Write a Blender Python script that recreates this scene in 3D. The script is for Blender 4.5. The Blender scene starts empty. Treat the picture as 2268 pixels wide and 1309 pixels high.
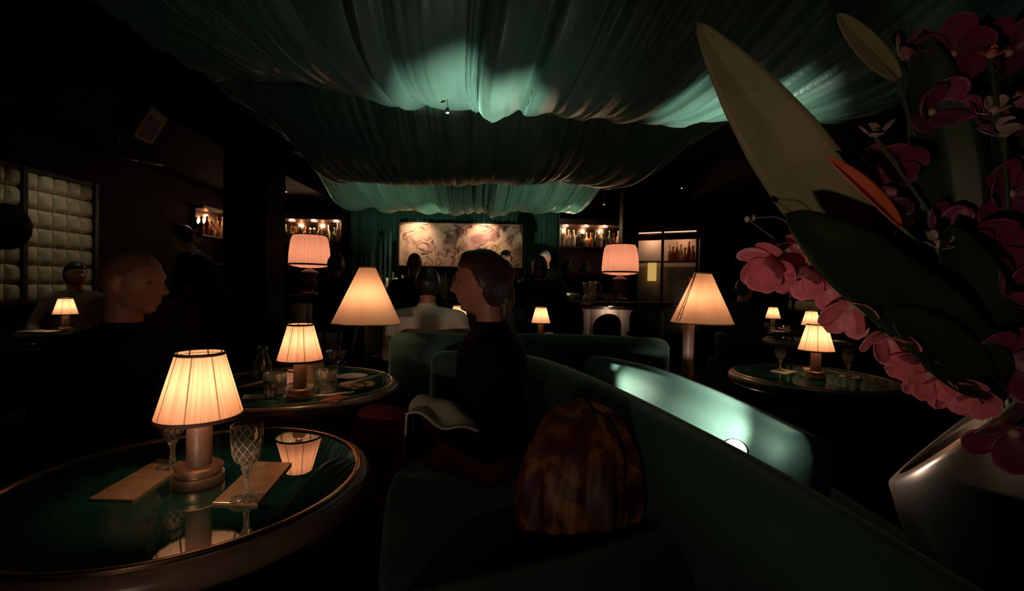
import bpy, math, random
import numpy as np
from mathutils import Vector, Matrix, Euler
R = math.radians
PI = math.pi
sc = bpy.context.scene
COL = sc.collection
random.seed(7)
rng = np.random.default_rng(11)

# ------------------------------------------------------------------ camera
W, H, F = 2268.0, 1309.0, 1000.0
EYE = Vector((0, 0, 1.13))
CR = (Matrix.Rotation(R(90 - 0.83), 3, 'X') @ Matrix.Rotation(R(1.15), 3, 'Z'))
cam_d = bpy.data.cameras.new('camera')
cam = bpy.data.objects.new('camera', cam_d)
COL.objects.link(cam)
cam_d.sensor_width = 36.0
cam_d.lens = 36.0 * F / W
cam_d.clip_start = 0.02
cam.matrix_world = Matrix.Translation(EYE) @ CR.to_4x4()
sc.camera = cam

def ray(px, py):
    return CR @ Vector(((px - W / 2) / F, -(py - H / 2) / F, -1.0))
def PX(px, py, Y):
    d = ray(px, py); return EYE + d * (Y / d.y)
def PZ(px, py, z):
    d = ray(px, py); return EYE + d * ((z - EYE.z) / d.z)

# ------------------------------------------------------------------ render look
sc.view_settings.view_transform = 'Standard'
sc.view_settings.look = 'None'
sc.view_settings.gamma = 1.0
sc.view_settings.exposure = 0.0
sc.cycles.use_denoising = True
sc.cycles.max_bounces = 8
sc.cycles.transparent_max_bounces = 8
sc.cycles.sample_clamp_indirect = 3.0
sc.cycles.caustics_refractive = False
sc.cycles.caustics_reflective = False
wd = bpy.data.worlds.new('world'); sc.world = wd
wd.use_nodes = True
wd.node_tree.nodes['Background'].inputs[0].default_value = (0, 0, 0, 1)

# ------------------------------------------------------------------ materials
def newmat(name):
    m = bpy.data.materials.new(name); m.use_nodes = True
    nt = m.node_tree
    return m, nt, nt.nodes['Principled BSDF'], nt.nodes['Material Output']

def mat(name, col, rough=0.5, metal=0.0, spec=0.5, sheen=0.0, sheen_tint=None, var=0.0, vscale=8.0,
        bump=0.0, bscale=60.0, coat=0.0, ior=1.5, trans=0.0, emit=None, estr=0.0, stretch=None):
    m, nt, b, out = newmat(name)
    b.inputs['Base Color'].default_value = (*col, 1)
    b.inputs['Roughness'].default_value = rough
    b.inputs['Metallic'].default_value = metal
    b.inputs['Specular IOR Level'].default_value = spec
    b.inputs['IOR'].default_value = ior
    b.inputs['Transmission Weight'].default_value = trans
    b.inputs['Coat Weight'].default_value = coat
    b.inputs['Coat Roughness'].default_value = 0.03
    if sheen:
        b.inputs['Sheen Weight'].default_value = sheen
        b.inputs['Sheen Roughness'].default_value = 0.35
        if sheen_tint: b.inputs['Sheen Tint'].default_value = (*sheen_tint, 1)
    if emit:
        b.inputs['Emission Color'].default_value = (*emit, 1)
        b.inputs['Emission Strength'].default_value = estr
    if var or bump:
        tc = nt.nodes.new('ShaderNodeTexCoord')
        mp = nt.nodes.new('ShaderNodeMapping')
        nt.links.new(tc.outputs['Object'], mp.inputs['Vector'])
        if stretch: mp.inputs['Scale'].default_value = stretch
        if var:
            n = nt.nodes.new('ShaderNodeTexNoise'); n.inputs['Scale'].default_value = vscale
            n.inputs['Detail'].default_value = 4
            nt.links.new(mp.outputs['Vector'], n.inputs['Vector'])
            r = nt.nodes.new('ShaderNodeValToRGB')
            r.color_ramp.elements[0].position = 0.3; r.color_ramp.elements[1].position = 0.7
            r.color_ramp.elements[0].color = (*[c * (1 - var) for c in col], 1)
            r.color_ramp.elements[1].color = (*[min(1, c * (1 + var)) for c in col], 1)
            nt.links.new(n.outputs['Fac'], r.inputs['Fac'])
            nt.links.new(r.outputs['Color'], b.inputs['Base Color'])
        if bump:
            n2 = nt.nodes.new('ShaderNodeTexNoise'); n2.inputs['Scale'].default_value = bscale
            n2.inputs['Detail'].default_value = 3
            nt.links.new(mp.outputs['Vector'], n2.inputs['Vector'])
            bp = nt.nodes.new('ShaderNodeBump'); bp.inputs['Strength'].default_value = bump
            bp.inputs['Distance'].default_value = 0.004
            nt.links.new(n2.outputs['Fac'], bp.inputs['Height'])
            nt.links.new(bp.outputs['Normal'], b.inputs['Normal'])
    return m

def shade_mat(name, tcol, dcol, mixf=0.72, streak=0.0, nst=60):
    """thin lampshade cloth: lets the bulb inside shine through"""
    m, nt, b, out = newmat(name)
    tr = nt.nodes.new('ShaderNodeBsdfTranslucent'); tr.inputs['Color'].default_value = (*tcol, 1)
    df = nt.nodes.new('ShaderNodeBsdfDiffuse'); df.inputs['Color'].default_value = (*dcol, 1)
    mx = nt.nodes.new('ShaderNodeMixShader'); mx.inputs[0].default_value = mixf
    nt.links.new(df.outputs[0], mx.inputs[1]); nt.links.new(tr.outputs[0], mx.inputs[2])
    nt.links.new(mx.outputs[0], out.inputs['Surface'])
    if streak:
        at = nt.nodes.new('ShaderNodeUVMap')
        mp = nt.nodes.new('ShaderNodeMapping'); mp.inputs['Scale'].default_value = (nst, 0.6, 1)
        n = nt.nodes.new('ShaderNodeTexNoise'); n.inputs['Scale'].default_value = 1.0; n.inputs['Detail'].default_value = 3
        n.inputs['Roughness'].default_value = 0.7
        r = nt.nodes.new('ShaderNodeValToRGB')
        r.color_ramp.elements[0].position = 0.36; r.color_ramp.elements[1].position = 0.56
        r.color_ramp.elements[0].color = (*[c * (1 - streak) * (1 if k == 0 else .85) for k, c in enumerate(tcol)], 1)
        r.color_ramp.elements[1].color = (*tcol, 1)
        nt.links.new(at.outputs['UV'], mp.inputs['Vector']); nt.links.new(mp.outputs['Vector'], n.inputs['Vector'])
        nt.links.new(n.outputs['Fac'], r.inputs['Fac']); nt.links.new(r.outputs['Color'], tr.inputs['Color'])
    return m

def emis(name, col, s):
    m, nt, b, out = newmat(name)
    e = nt.nodes.new('ShaderNodeEmission'); e.inputs[0].default_value = (*col, 1); e.inputs[1].default_value = s
    nt.links.new(e.outputs[0], out.inputs['Surface'])
    return m

def glass_mat(name, col=(1, 1, 1), rough=0.0, ior=1.5):
    m, nt, b, out = newmat(name)
    g = nt.nodes.new('ShaderNodeBsdfGlass'); g.inputs['Color'].default_value = (*col, 1)
    g.inputs['Roughness'].default_value = rough; g.inputs['IOR'].default_value = ior
    nt.links.new(g.outputs[0], out.inputs['Surface'])
    return m

M = {}
M['silk'] = mat('green_silk', (.066, .155, .119), rough=.40, spec=.3, sheen=.35, sheen_tint=(.4, 1, .8), bump=.12, bscale=25, var=.15, vscale=3)
M['curtain'] = mat('green_curtain_cloth', (.020, .105, .072), rough=.6, sheen=.3, var=.15, vscale=4)
M['velvet'] = mat('green_velvet', (.031, .070, .053), rough=.75, spec=.2, sheen=.55, sheen_tint=(.5, 1, .8), var=.12, vscale=6, bump=.1, bscale=220)
M['velvet2'] = mat('dark_velvet', (.012, .013, .012), rough=.8, spec=.15, sheen=.15, var=.2, vscale=6)
M['ceil'] = mat('dark_ceiling_paint', (.008, .006, .006), rough=.8, spec=.1, var=.2)
M['wall'] = mat('dark_lacquer_wall', (.012, .0048, .0040), rough=.75, spec=.06, var=.3, vscale=2)
M['floor'] = mat('dark_carpet', (.012, .009, .008), rough=.95, spec=.05, var=.4, vscale=30, bump=.4, bscale=200)
M['pillar'] = mat('black_lacquer', (.003, .0027, .0027), rough=.6, spec=.03, var=.2)
M['wood'] = mat('dark_stained_wood', (.030, .014, .008), rough=.35, spec=.4, var=.35, vscale=5, stretch=(1, 1, 8))
M['black'] = mat('black_metal', (.006, .006, .006), rough=.4, spec=.3, var=.1)
M['tabletop'] = mat('green_glazed_tabletop', (.007, .046, .034), rough=.02, spec=.5, ior=2.7, var=.25, vscale=14)
M['ring'] = mat('brass_ring', (.62, .40, .26), rough=.28, metal=1, var=.1)
M['rim'] = mat('brown_leather_rim', (.17, .105, .075), rough=.32, spec=.5, var=.15, vscale=20, bump=.1, bscale=90)
M['bronze'] = mat('bronze', (.62, .37, .26), rough=.36, metal=.75, var=.15, vscale=30)
M['column'] = mat('brown_leather_column', (.22, .125, .09), rough=.42, spec=.4, var=.15, vscale=40)
M['trim'] = mat('dark_shade_trim', (.055, .015, .010), rough=.7, var=.1)
M['shade'] = shade_mat('pleated_lampshade', (.95, .52, .36), (.85, .62, .46), .55, streak=.32, nst=85)
M['shade_far'] = shade_mat('small_lampshade', (.95, .58, .41), (.85, .62, .46), .55, streak=.2, nst=50)
M['cone'] = shade_mat('parchment_lampshade', (.72, .46, .31), (.75, .55, .38), .62, streak=.06, nst=10)
M['drum'] = shade_mat('pink_drum_lampshade', (.90, .52, .38), (.7, .42, .32), .7, streak=.15, nst=60)
M['glass'] = glass_mat('clear_glass', (.97, .97, .97), 0.0, 1.5)
def thin_glass(name, col, gl=.10):
    m, nt, b, out = newmat(name)
    t = nt.nodes.new('ShaderNodeBsdfTransparent'); t.inputs[0].default_value = (*col, 1)
    g = nt.nodes.new('ShaderNodeBsdfGlossy'); g.inputs['Roughness'].default_value = .03
    lw = nt.nodes.new('ShaderNodeLayerWeight'); lw.inputs['Blend'].default_value = .35
    mp = nt.nodes.new('ShaderNodeMath'); mp.operation = 'MULTIPLY_ADD'; mp.inputs[1].default_value = .8; mp.inputs[2].default_value = gl; mp.use_clamp = True
    nt.links.new(lw.outputs['Facing'], mp.inputs[0])
    x = nt.nodes.new('ShaderNodeMixShader'); nt.links.new(mp.outputs[0], x.inputs[0]); nt.links.new(t.outputs[0], x.inputs[1]); nt.links.new(g.outputs[0], x.inputs[2])
    nt.links.new(x.outputs[0], out.inputs['Surface'])
    return m
M['glass'] = thin_glass('clear_glass', (.95, .95, .95))
M['crystal'] = glass_mat('cut_crystal', (.98, .98, .98), 0.01, 1.54)
def frost(m, f):
    nt = m.node_tree; out = nt.nodes['Material Output']; g = out.inputs['Surface'].links[0].from_socket
    t = nt.nodes.new('ShaderNodeBsdfTranslucent'); t.inputs[0].default_value = (.95, .76, .56, 1)
    d = nt.nodes.new('ShaderNodeBsdfDiffuse'); d.inputs[0].default_value = (.95, .76, .56, 1)
    a = nt.nodes.new('ShaderNodeMixShader'); nt.links.new(t.outputs[0], a.inputs[1]); nt.links.new(d.outputs[0], a.inputs[2])
    x = nt.nodes.new('ShaderNodeMixShader'); x.inputs[0].default_value = f
    nt.links.new(g, x.inputs[1]); nt.links.new(a.outputs[0], x.inputs[2]); nt.links.new(x.outputs[0], out.inputs['Surface'])
frost(M['crystal'], .06)
nt_ = M['crystal'].node_tree
x_ = nt_.nodes['Material Output'].inputs['Surface'].links[0].from_node
tc_ = nt_.nodes.new('ShaderNodeTexCoord'); sp_ = nt_.nodes.new('ShaderNodeSeparateXYZ'); nt_.links.new(tc_.outputs['Object'], sp_.inputs[0])
def m_(op, *ins):
    n = nt_.nodes.new('ShaderNodeMath'); n.operation = op
    for i, v in enumerate(ins):
        if isinstance(v, (int, float)): n.inputs[i].default_value = v
        else: nt_.links.new(v, n.inputs[i])
    return n.outputs[0]
an_ = m_('ARCTAN2', sp_.outputs['Y'], sp_.outputs['X'])
d1_ = m_('ABSOLUTE', m_('SINE', m_('ADD', m_('MULTIPLY', an_, 6.0), m_('MULTIPLY', sp_.outputs['Z'], 150.0))))
d2_ = m_('ABSOLUTE', m_('SINE', m_('SUBTRACT', m_('MULTIPLY', an_, 6.0), m_('MULTIPLY', sp_.outputs['Z'], 150.0))))
ln_ = m_('MINIMUM', d1_, d2_)
rv_ = nt_.nodes.new('ShaderNodeValToRGB'); rv_.color_ramp.elements[0].position = .04; rv_.color_ramp.elements[0].color = (.85, .85, .85, 1); rv_.color_ramp.elements[1].position = .30; rv_.color_ramp.elements[1].color = (.10, .10, .10, 1)
nt_.links.new(ln_, rv_.inputs['Fac'])
rz_ = nt_.nodes.new('ShaderNodeMapRange'); rz_.inputs[1].default_value = .105; rz_.inputs[2].default_value = .122; rz_.inputs[3].default_value = .75; rz_.inputs[4].default_value = .10
nt_.links.new(sp_.outputs['Z'], rz_.inputs[0])
mu_ = nt_.nodes.new('ShaderNodeMath'); mu_.operation = 'MULTIPLY'; nt_.links.new(rv_.outputs['Color'], mu_.inputs[0]); nt_.links.new(rz_.outputs[0], mu_.inputs[1])
nt_.links.new(mu_.outputs[0], x_.inputs[0])
frost(M['glass'], .06)
M['mat'] = mat('bronze_placemat', (.50, .29, .165), rough=.32, metal=.5, var=.2, vscale=30)
M['cream'] = mat('cream_ceramic', (.72, .60, .48), rough=.5, var=.05)
M['linen'] = mat('white_linen', (.62, .55, .46), rough=.9, var=.08, bump=.2, bscale=160)
M['paper'] = mat('cream_paper', (.6, .47, .33), rough=.8, var=.08)
M['slate'] = mat('dark_slate', (.02, .017, .016), rough=.35, var=.3, vscale=20)
M['chop'] = mat('pale_wood', (.52, .37, .24), rough=.5, var=.15, vscale=30)
M['rednap'] = mat('red_coaster_cloth', (.22, .035, .022), rough=.8, var=.2)
M['water'] = glass_mat('water', (.95, .97, .97), 0, 1.33)
M['pinkdrink'] = mat('pink_cocktail', (.55, .16, .12), rough=.2, trans=.5, var=.1)
M['peel'] = mat('citrus_peel', (.75, .30, .14), rough=.5, var=.1)
M['olive'] = mat('amber_food', (.45, .22, .10), rough=.5, var=.3, vscale=60)
M['tile'] = mat('cream_padded_leather', (.46, .40, .26), rough=.42, spec=.4, var=.16, vscale=9)
M['pin'] = emis('pin_spot_glow', (1, .82, .62), 14)
M['uplens'] = emis('uplight_lens_glow', (1, .80, .62), 30)
M['strip'] = emis('shelf_light_glow', (1, .62, .40), 1.1)
M['sign'] = emis('yellow_lit_panel', (1, .62, .16), .55)
M['mirror'] = mat('bronze_mirror', (.50, .33, .22), rough=.12, metal=1, var=.1)
M['barfront'] = mat('cream_bar_padding', (.40, .31, .24), rough=.55, var=.08)
M['bartop'] = mat('dark_stone_bar_top', (.02, .014, .012), rough=.12, spec=.5, var=.3, vscale=12)
M['grey'] = mat('dusty_grille', (.50, .38, .31), rough=.7, var=.2, vscale=12)
M['greyd'] = mat('dark_grille_mesh', (.20, .145, .12), rough=.7, var=.3, vscale=60)
M['steel'] = mat('brushed_steel', (.75, .72, .70), rough=.5, metal=.1, var=.1)
M['silver'] = mat('satin_silver', (.50, .42, .37), rough=.30, metal=.93, var=.12, vscale=7, bump=.06, bscale=12)
M['leafpale'] = mat('pale_leaf', (.20, .175, .085), rough=.5, var=.18, vscale=14, spec=.3)
M['leaf'] = mat('dark_green_leaf', (.020, .040, .012), rough=.4, var=.35, vscale=12, spec=.4)
M['stem'] = mat('green_stem', (.05, .07, .03), rough=.5, var=.2)
M['twig'] = mat('pale_twig', (.22, .14, .12), rough=.6, var=.2)
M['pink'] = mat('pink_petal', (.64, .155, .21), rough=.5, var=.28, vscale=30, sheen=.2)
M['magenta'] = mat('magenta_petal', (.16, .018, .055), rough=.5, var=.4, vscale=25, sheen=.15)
M['redbract'] = mat('red_bract', (.70, .13, .06), rough=.4, var=.35, vscale=18)
M['palepet'] = mat('pale_petal', (.40, .28, .24), rough=.5, var=.2)
M['skin1'] = mat('warm_skin', (.44, .185, .11), rough=.5, var=.12, vscale=20)
M['skin2'] = mat('fair_skin', (.46, .18, .145), rough=.5, var=.1, vscale=20)
M['skin3'] = mat('brown_skin', (.13, .065, .045), rough=.5, var=.1, vscale=20)
M['buzzed'] = mat('buzzed_scalp', (.26, .12, .08), rough=.55, var=.15, vscale=60)
M['hair_dark'] = mat('dark_hair', (.012, .008, .006), rough=.45, var=.3, vscale=60, stretch=(1, 1, .2))
M['hair_brown'] = mat('brown_hair', (.050, .022, .014), rough=.45, var=.35, vscale=60, stretch=(1, .2, 1))
M['hair_grey'] = mat('grey_hair', (.22, .19, .17), rough=.6, var=.2, vscale=60)
M['cl_black'] = mat('black_cloth', (.006, .0055, .006), rough=.9, spec=.1, var=.15, bump=.2, bscale=120)
M['cl_navy'] = mat('navy_cloth', (.010, .010, .02), rough=.9, spec=.1, var=.15)
M['cl_white'] = mat('white_shirt_cloth', (.74, .64, .56), rough=.85, var=.07, bump=.25, bscale=18)
M['cl_tan'] = mat('tan_cloth', (.20, .13, .085), rough=.9, var=.12)
M['cl_red'] = mat('dark_red_cloth', (.085, .010, .012), rough=.85, spec=.15, var=.25, bump=.2, bscale=30)
M['eye'] = mat('eye_dark', (.06, .045, .04), rough=.2)
M['amber'] = mat('amber_bottle_glass', (.50, .18, .05), rough=.12, trans=.35, var=.3)
M['clearb'] = mat('pale_bottle_glass', (.75, .58, .40), rough=.12, trans=.35, var=.2)
M['redb'] = mat('red_bottle_glass', (.42, .07, .03), rough=.12, trans=.3, var=.2)
M['greenb'] = mat('green_bottle_glass', (.07, .11, .045), rough=.12, trans=.3, var=.2)
M['darkb'] = mat('dark_bottle_glass', (.03, .02, .015), rough=.12, trans=.1, var=.2)

# scarf: yellow-brown blotches on dark red
def scarf_mat():
    m, nt, b, out = newmat('printed_silk')
    tc = nt.nodes.new('ShaderNodeTexCoord')
    n = nt.nodes.new('ShaderNodeTexNoise'); n.inputs['Scale'].default_value = 9; n.inputs['Detail'].default_value = 5
    n.inputs['Distortion'].default_value = 1.6
    r = nt.nodes.new('ShaderNodeValToRGB')
    e = r.color_ramp.elements
    e[0].position = .34; e[0].color = (.045, .006, .005, 1)
    e[1].position = .66; e[1].color = (.34, .135, .025, 1)
    k = e.new(.50); k.color = (.12, .026, .012, 1)
    k = e.new(.56); k.color = (.26, .095, .02, 1)
    v = nt.nodes.new('ShaderNodeTexVoronoi'); v.inputs['Scale'].default_value = 38
    mx = nt.nodes.new('ShaderNodeMixRGB'); mx.blend_type = 'MULTIPLY'; mx.inputs[0].default_value = .45
    nt.links.new(tc.outputs['Object'], n.inputs['Vector']); nt.links.new(tc.outputs['Object'], v.inputs['Vector'])
    nt.links.new(n.outputs['Fac'], r.inputs['Fac'])
    nt.links.new(r.outputs['Color'], mx.inputs[1]); nt.links.new(v.outputs['Distance'], mx.inputs[2])
    nt.links.new(r.outputs['Color'], b.inputs['Base Color'])
    b.inputs['Roughness'].default_value = .5
    return m
M['scarf'] = scarf_mat()

# abstract mural canvas: buff ground, brown strokes, mauve patches
def art_mat():
    m, nt, b, out = newmat('abstract_canvas')
    L = nt.links.new
    tc = nt.nodes.new('ShaderNodeTexCoord')
    n0 = nt.nodes.new('ShaderNodeTexNoise'); n0.inputs['Scale'].default_value = 2.3; n0.inputs['Detail'].default_value = 2; n0.inputs['Distortion'].default_value = 1.2
    L(tc.outputs['Object'], n0.inputs['Vector'])
    r0 = nt.nodes.new('ShaderNodeValToRGB'); r0.color_ramp.interpolation = 'EASE'
    e = r0.color_ramp.elements
    e[0].position = .34; e[0].color = (.34, .19, .17, 1)
    e[1].position = .64; e[1].color = (.56, .44, .22, 1)
    for p, c in ((.42, (.62, .40, .30)), (.5, (.70, .52, .38)), (.57, (.62, .42, .31))):
        k = e.new(p); k.color = (*c, 1)
    L(n0.outputs['Fac'], r0.inputs['Fac'])
    # strokes: contour lines of warped noise
    n1 = nt.nodes.new('ShaderNodeTexNoise'); n1.inputs['Scale'].default_value = 3.0; n1.inputs['Detail'].default_value = 1.5; n1.inputs['Distortion'].default_value = 2.2
    L(tc.outputs['Object'], n1.inputs['Vector'])
    a = nt.nodes.new('ShaderNodeMath'); a.operation = 'SUBTRACT'; a.inputs[1].default_value = .5; L(n1.outputs['Fac'], a.inputs[0])
    ab = nt.nodes.new('ShaderNodeMath'); ab.operation = 'ABSOLUTE'; L(a.outputs[0], ab.inputs[0])
    r1 = nt.nodes.new('ShaderNodeValToRGB'); r1.color_ramp.elements[0].position = .004; r1.color_ramp.elements[1].position = .05
    L(ab.outputs[0], r1.inputs['Fac'])
    n2 = nt.nodes.new('ShaderNodeTexNoise'); n2.inputs['Scale'].default_value = 2.2; n2.inputs['Detail'].default_value = 1
    L(tc.outputs['Object'], n2.inputs['Vector'])
    r2 = nt.nodes.new('ShaderNodeValToRGB'); r2.color_ramp.elements[0].position = .47; r2.color_ramp.elements[1].position = .56
    L(n2.outputs['Fac'], r2.inputs['Fac'])
    mxl = nt.nodes.new('ShaderNodeMath'); mxl.operation = 'MAXIMUM'; L(r1.outputs['Color'], mxl.inputs[0]); L(r2.outputs['Color'], mxl.inputs[1])
    mx = nt.nodes.new('ShaderNodeMixRGB'); L(mxl.outputs[0], mx.inputs[0]); mx.inputs[1].default_value = (.10, .036, .024, 1)
    L(r0.outputs['Color'], mx.inputs[2]); L(mx.outputs[0], b.inputs['Base Color'])
    b.inputs['Roughness'].default_value = .85
    return m
M['art'] = art_mat()

# ------------------------------------------------------------------ mesh builder
class MB:
    def __init__(s): s.v = []; s.f = []; s.uv = None
    def add(s, vs, fs):
        o = len(s.v); s.v.extend([tuple(map(float, p)) for p in vs]); s.f.extend([tuple(i + o for i in f) for f in fs]); return s
    def box(s, c, d, rz=0.0, bev=0.0):
        cx, cy, cz = c; hx, hy, hz = d[0] / 2, d[1] / 2, d[2] / 2
        co, si = math.cos(rz), math.sin(rz)
        b = min(bev, hx * .9, hy * .9, hz * .9)
        pts = []
        if b <= 0:
            for x, y, z in ((-1,-1,-1),(1,-1,-1),(1,1,-1),(-1,1,-1),(-1,-1,1),(1,-1,1),(1,1,1),(-1,1,1)):
                pts.append((x*hx, y*hy, z*hz))
            fs = [(0,3,2,1),(4,5,6,7),(0,1,5,4),(1,2,6,5),(2,3,7,6),(3,0,4,7)]
        else:
            # stacked chamfered rings
            def ring(ix, z):
                ax, ay = hx - ix, hy - ix
                q = b
                return [(-ax + q, -ay, z), (ax - q, -ay, z), (ax, -ay + q, z), (ax, ay - q, z), (ax - q, ay, z), (-ax + q, ay, z), (-ax, ay - q, z), (-ax, -ay + q, z)]
            rs = [ring(b * .9, -hz), ring(b * .25, -hz + b * .25), ring(0, -hz + b), ring(0, hz - b), ring(b * .25, hz - b * .25), ring(b * .9, hz)]
            fs = []
            for r in rs: pts += r
            for k in range(5):
                for i in range(8):
                    j = (i + 1) % 8
                    fs.append((k*8+i, k*8+j, (k+1)*8+j, (k+1)*8+i))
            fs.append(tuple(range(7, -1, -1))); fs.append(tuple(range(40, 48)))
        s.add([(cx + x*co - y*si, cy + x*si + y*co, cz + z) for x, y, z in pts], fs); return s
    def lathe(s, prof, n=48, c=(0, 0, 0), rad=None, cap=True, ax=None):
        """prof: [(r,z)...]; rad(theta, r, z) -> r"""
        vs = []
        for r, z in prof:
            for i in range(n):
                t = 2 * PI * i / n
                rr = rad(t, r, z) if rad else r
                vs.append((rr * math.cos(t), rr * math.sin(t), z))
        fs = []
        for k in range(len(prof) - 1):
            for i in range(n):
                j = (i + 1) % n
                fs.append((k*n+i, k*n+j, (k+1)*n+j, (k+1)*n+i))
        if cap:
            fs.append(tuple(range(n - 1, -1, -1))); fs.append(tuple(range((len(prof)-1)*n, len(prof)*n)))
        if ax is not None:
            vs = [tuple(ax @ Vector(p)) for p in vs]
        s.add([(x + c[0], y + c[1], z + c[2]) for x, y, z in vs], fs); return s
    def tube(s, pts, r, n=8, flat=None):
        pts = [Vector(p) for p in pts]
        rs = r if isinstance(r, (list, tuple)) else [r] * len(pts)
        vs = []; N = len(pts)
        prev = None
        for k, p in enumerate(pts):
            t = (pts[min(k+1, N-1)] - pts[max(k-1, 0)]).normalized()
            if prev is None:
                a = Vector((0, 0, 1)) if abs(t.z) < .9 else Vector((1, 0, 0))
                u = t.cross(a).normalized()
            else:
                u = (prev - t * prev.dot(t)).normalized()
            prev = u; w = t.cross(u)
            for i in range(n):
                a = 2 * PI * i / n
                vs.append(p + (u * math.cos(a) + w * math.sin(a) * (flat or 1)) * rs[k])
        fs = []
        for k in range(N - 1):
            for i in range(n):
                j = (i + 1) % n
                fs.append((k*n+i, k*n+j, (k+1)*n+j, (k+1)*n+i))
        fs.append(tuple(range(n-1, -1, -1))); fs.append(tuple(range((N-1)*n, N*n)))
        s.add(vs, fs); return s
    def grid(s, P, closed_u=False):
        """P[i][j] -> point"""
        ni, nj = len(P), len(P[0])
        vs = [p for row in P for p in row]
        fs = []
        for i in range(ni if closed_u else ni - 1):
            i2 = (i + 1) % ni
            for j in range(nj - 1):
                fs.append((i*nj+j, i2*nj+j, i2*nj+j+1, i*nj+j+1))
        s.add(vs, fs); return s
    def loft(s, rings, cap=True):
        n = len(rings[0]); vs = [p for r in rings for p in r]; fs = []
        for k in range(len(rings) - 1):
            for i in range(n):
                j = (i + 1) % n
                fs.append((k*n+i, k*n+j, (k+1)*n+j, (k+1)*n+i))
        if cap:
            fs.append(tuple(range(n-1, -1, -1))); fs.append(tuple(range((len(rings)-1)*n, len(rings)*n)))
        s.add(vs, fs); return s
    def ball(s, c, r, n=16, m=10, rot=None):
        rx, ry, rz = r if isinstance(r, (tuple, list)) else (r, r, r)
        vs = []; fs = []
        for k in range(m + 1):
            ph = -PI/2 + PI * (k if 0 < k < m else (k + (.02 if k == 0 else -.02))) / m
            for i in range(n):
                t = 2*PI*i/n
                p = Vector((rx*math.cos(ph)*math.cos(t), ry*math.cos(ph)*math.sin(t), rz*math.sin(ph)))
                if rot is not None: p = rot @ p
                vs.append((p.x + c[0], p.y + c[1], p.z + c[2]))
        for k in range(m):
            for i in range(n):
                j = (i+1) % n
                fs.append((k*n+i, k*n+j, (k+1)*n+j, (k+1)*n+i))
        fs.append(tuple(range(n-1, -1, -1))); fs.append(tuple(range(m*n, (m+1)*n)))
        s.add(vs, fs); return s
    def capsule(s, a, b, ra, rb, n=14, m=5):
        a, b = Vector(a), Vector(b); d = b - a; L = max(d.length, 1e-5); t = d / L
        up = Vector((0, 0, 1)) if abs(t.z) < .9 else Vector((1, 0, 0))
        u = t.cross(up).normalized(); w = t.cross(u)
        rings = []
        for k in range(m + 1):
            q = PI/2 * (k + .04) / (m + .04)
            rings.append((a - t * ra * math.cos(q), ra * math.sin(q)))
        for k in range(m + 1):
            q = PI/2 * k / (m + .04)
            rings.append((b + t * rb * math.sin(q), rb * math.cos(q)))
        s.loft([[p + (u*math.cos(2*PI*i/n) + w*math.sin(2*PI*i/n)) * r for i in range(n)] for p, r in rings]); return s
    def build(s, name, material, parent=None, smooth=True, loc=None, rz=0.0, uvring=None, weld=False, angle=None):
        me = bpy.data.meshes.new(name); me.from_pydata(s.v, [], s.f); me.update()
        if material is not None: me.materials.append(material)
        if smooth: me.polygons.foreach_set('use_smooth', [True] * len(me.polygons))
        o = bpy.data.objects.new(name, me); COL.objects.link(o)
        if parent is not None: o.parent = parent
        if loc is not None: o.location = loc
        if rz: o.rotation_euler = (0, 0, rz)
        if uvring:   # uvring = n around: u from angle index, v from ring
            uv = me.uv_layers.new(name='UVMap'); n = uvring
            for lp in me.loops:
                vi = lp.vertex_index
                uv.data[lp.index].uv = ((vi % n) / n, (vi // n) * .05)
        if smooth and angle is not None:
            try: me.set_sharp_from_angle(angle=R(angle))
            except Exception: pass
        return o

def tag(o, label=None, cat=None, group=None, kind=None):
    if label: o['label'] = label
    if cat: o['category'] = cat
    if group: o['group'] = group
    if kind: o['kind'] = kind
    return o
def thing(name, label, cat, loc=(0, 0, 0), rz=0.0, group=None):
    o = bpy.data.objects.new(name, None); COL.objects.link(o)
    o.empty_display_size = .05
    o.location = loc; o.rotation_euler = (0, 0, rz)
    return tag(o, label, cat, group)
def struct(name, mb, m, label=None, smooth=False):
    o = mb.build(name, m, smooth=smooth); o['kind'] = 'structure'
    if label: o['label'] = label
    o['category'] = name.split('_')[0]
    return o
KIDS = {}
def kids(o): return [c for c in COL.objects if c.parent is o]
def copy_tree(o, loc=None, rz=None, label=None, parent=None, scale=None):
    c = o.copy(); COL.objects.link(c)
    if parent is not None: c.parent = parent
    if loc is not None: c.location = loc
    if rz is not None: c.rotation_euler = (0, 0, rz)
    if scale is not None: c.scale = (scale,) * 3
    if label: c['label'] = label
    for k in kids(o): copy_tree(k, parent=c)
    return c
def point(name, loc, power, col, r=.02, parent=None):
    l = bpy.data.lights.new(name, 'POINT'); l.energy = power; l.color = col; l.shadow_soft_size = r
    o = bpy.data.objects.new(name, l); COL.objects.link(o); o.location = loc
    if parent is not None: o.parent = parent
    return o
def spot(name, loc, target, power, col, ang=60, blend=.5, r=.02, parent=None):
    l = bpy.data.lights.new(name, 'SPOT'); l.energy = power; l.color = col; l.shadow_soft_size = r
    l.spot_size = R(ang); l.spot_blend = blend
    o = bpy.data.objects.new(name, l); COL.objects.link(o); o.location = loc
    if parent is not None:
        o.parent = parent
        loc = Vector(loc) + parent.location
    d = Vector(target) - Vector(loc)
    o.rotation_euler = d.to_track_quat('-Z', 'Y').to_euler()
    return o
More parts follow.
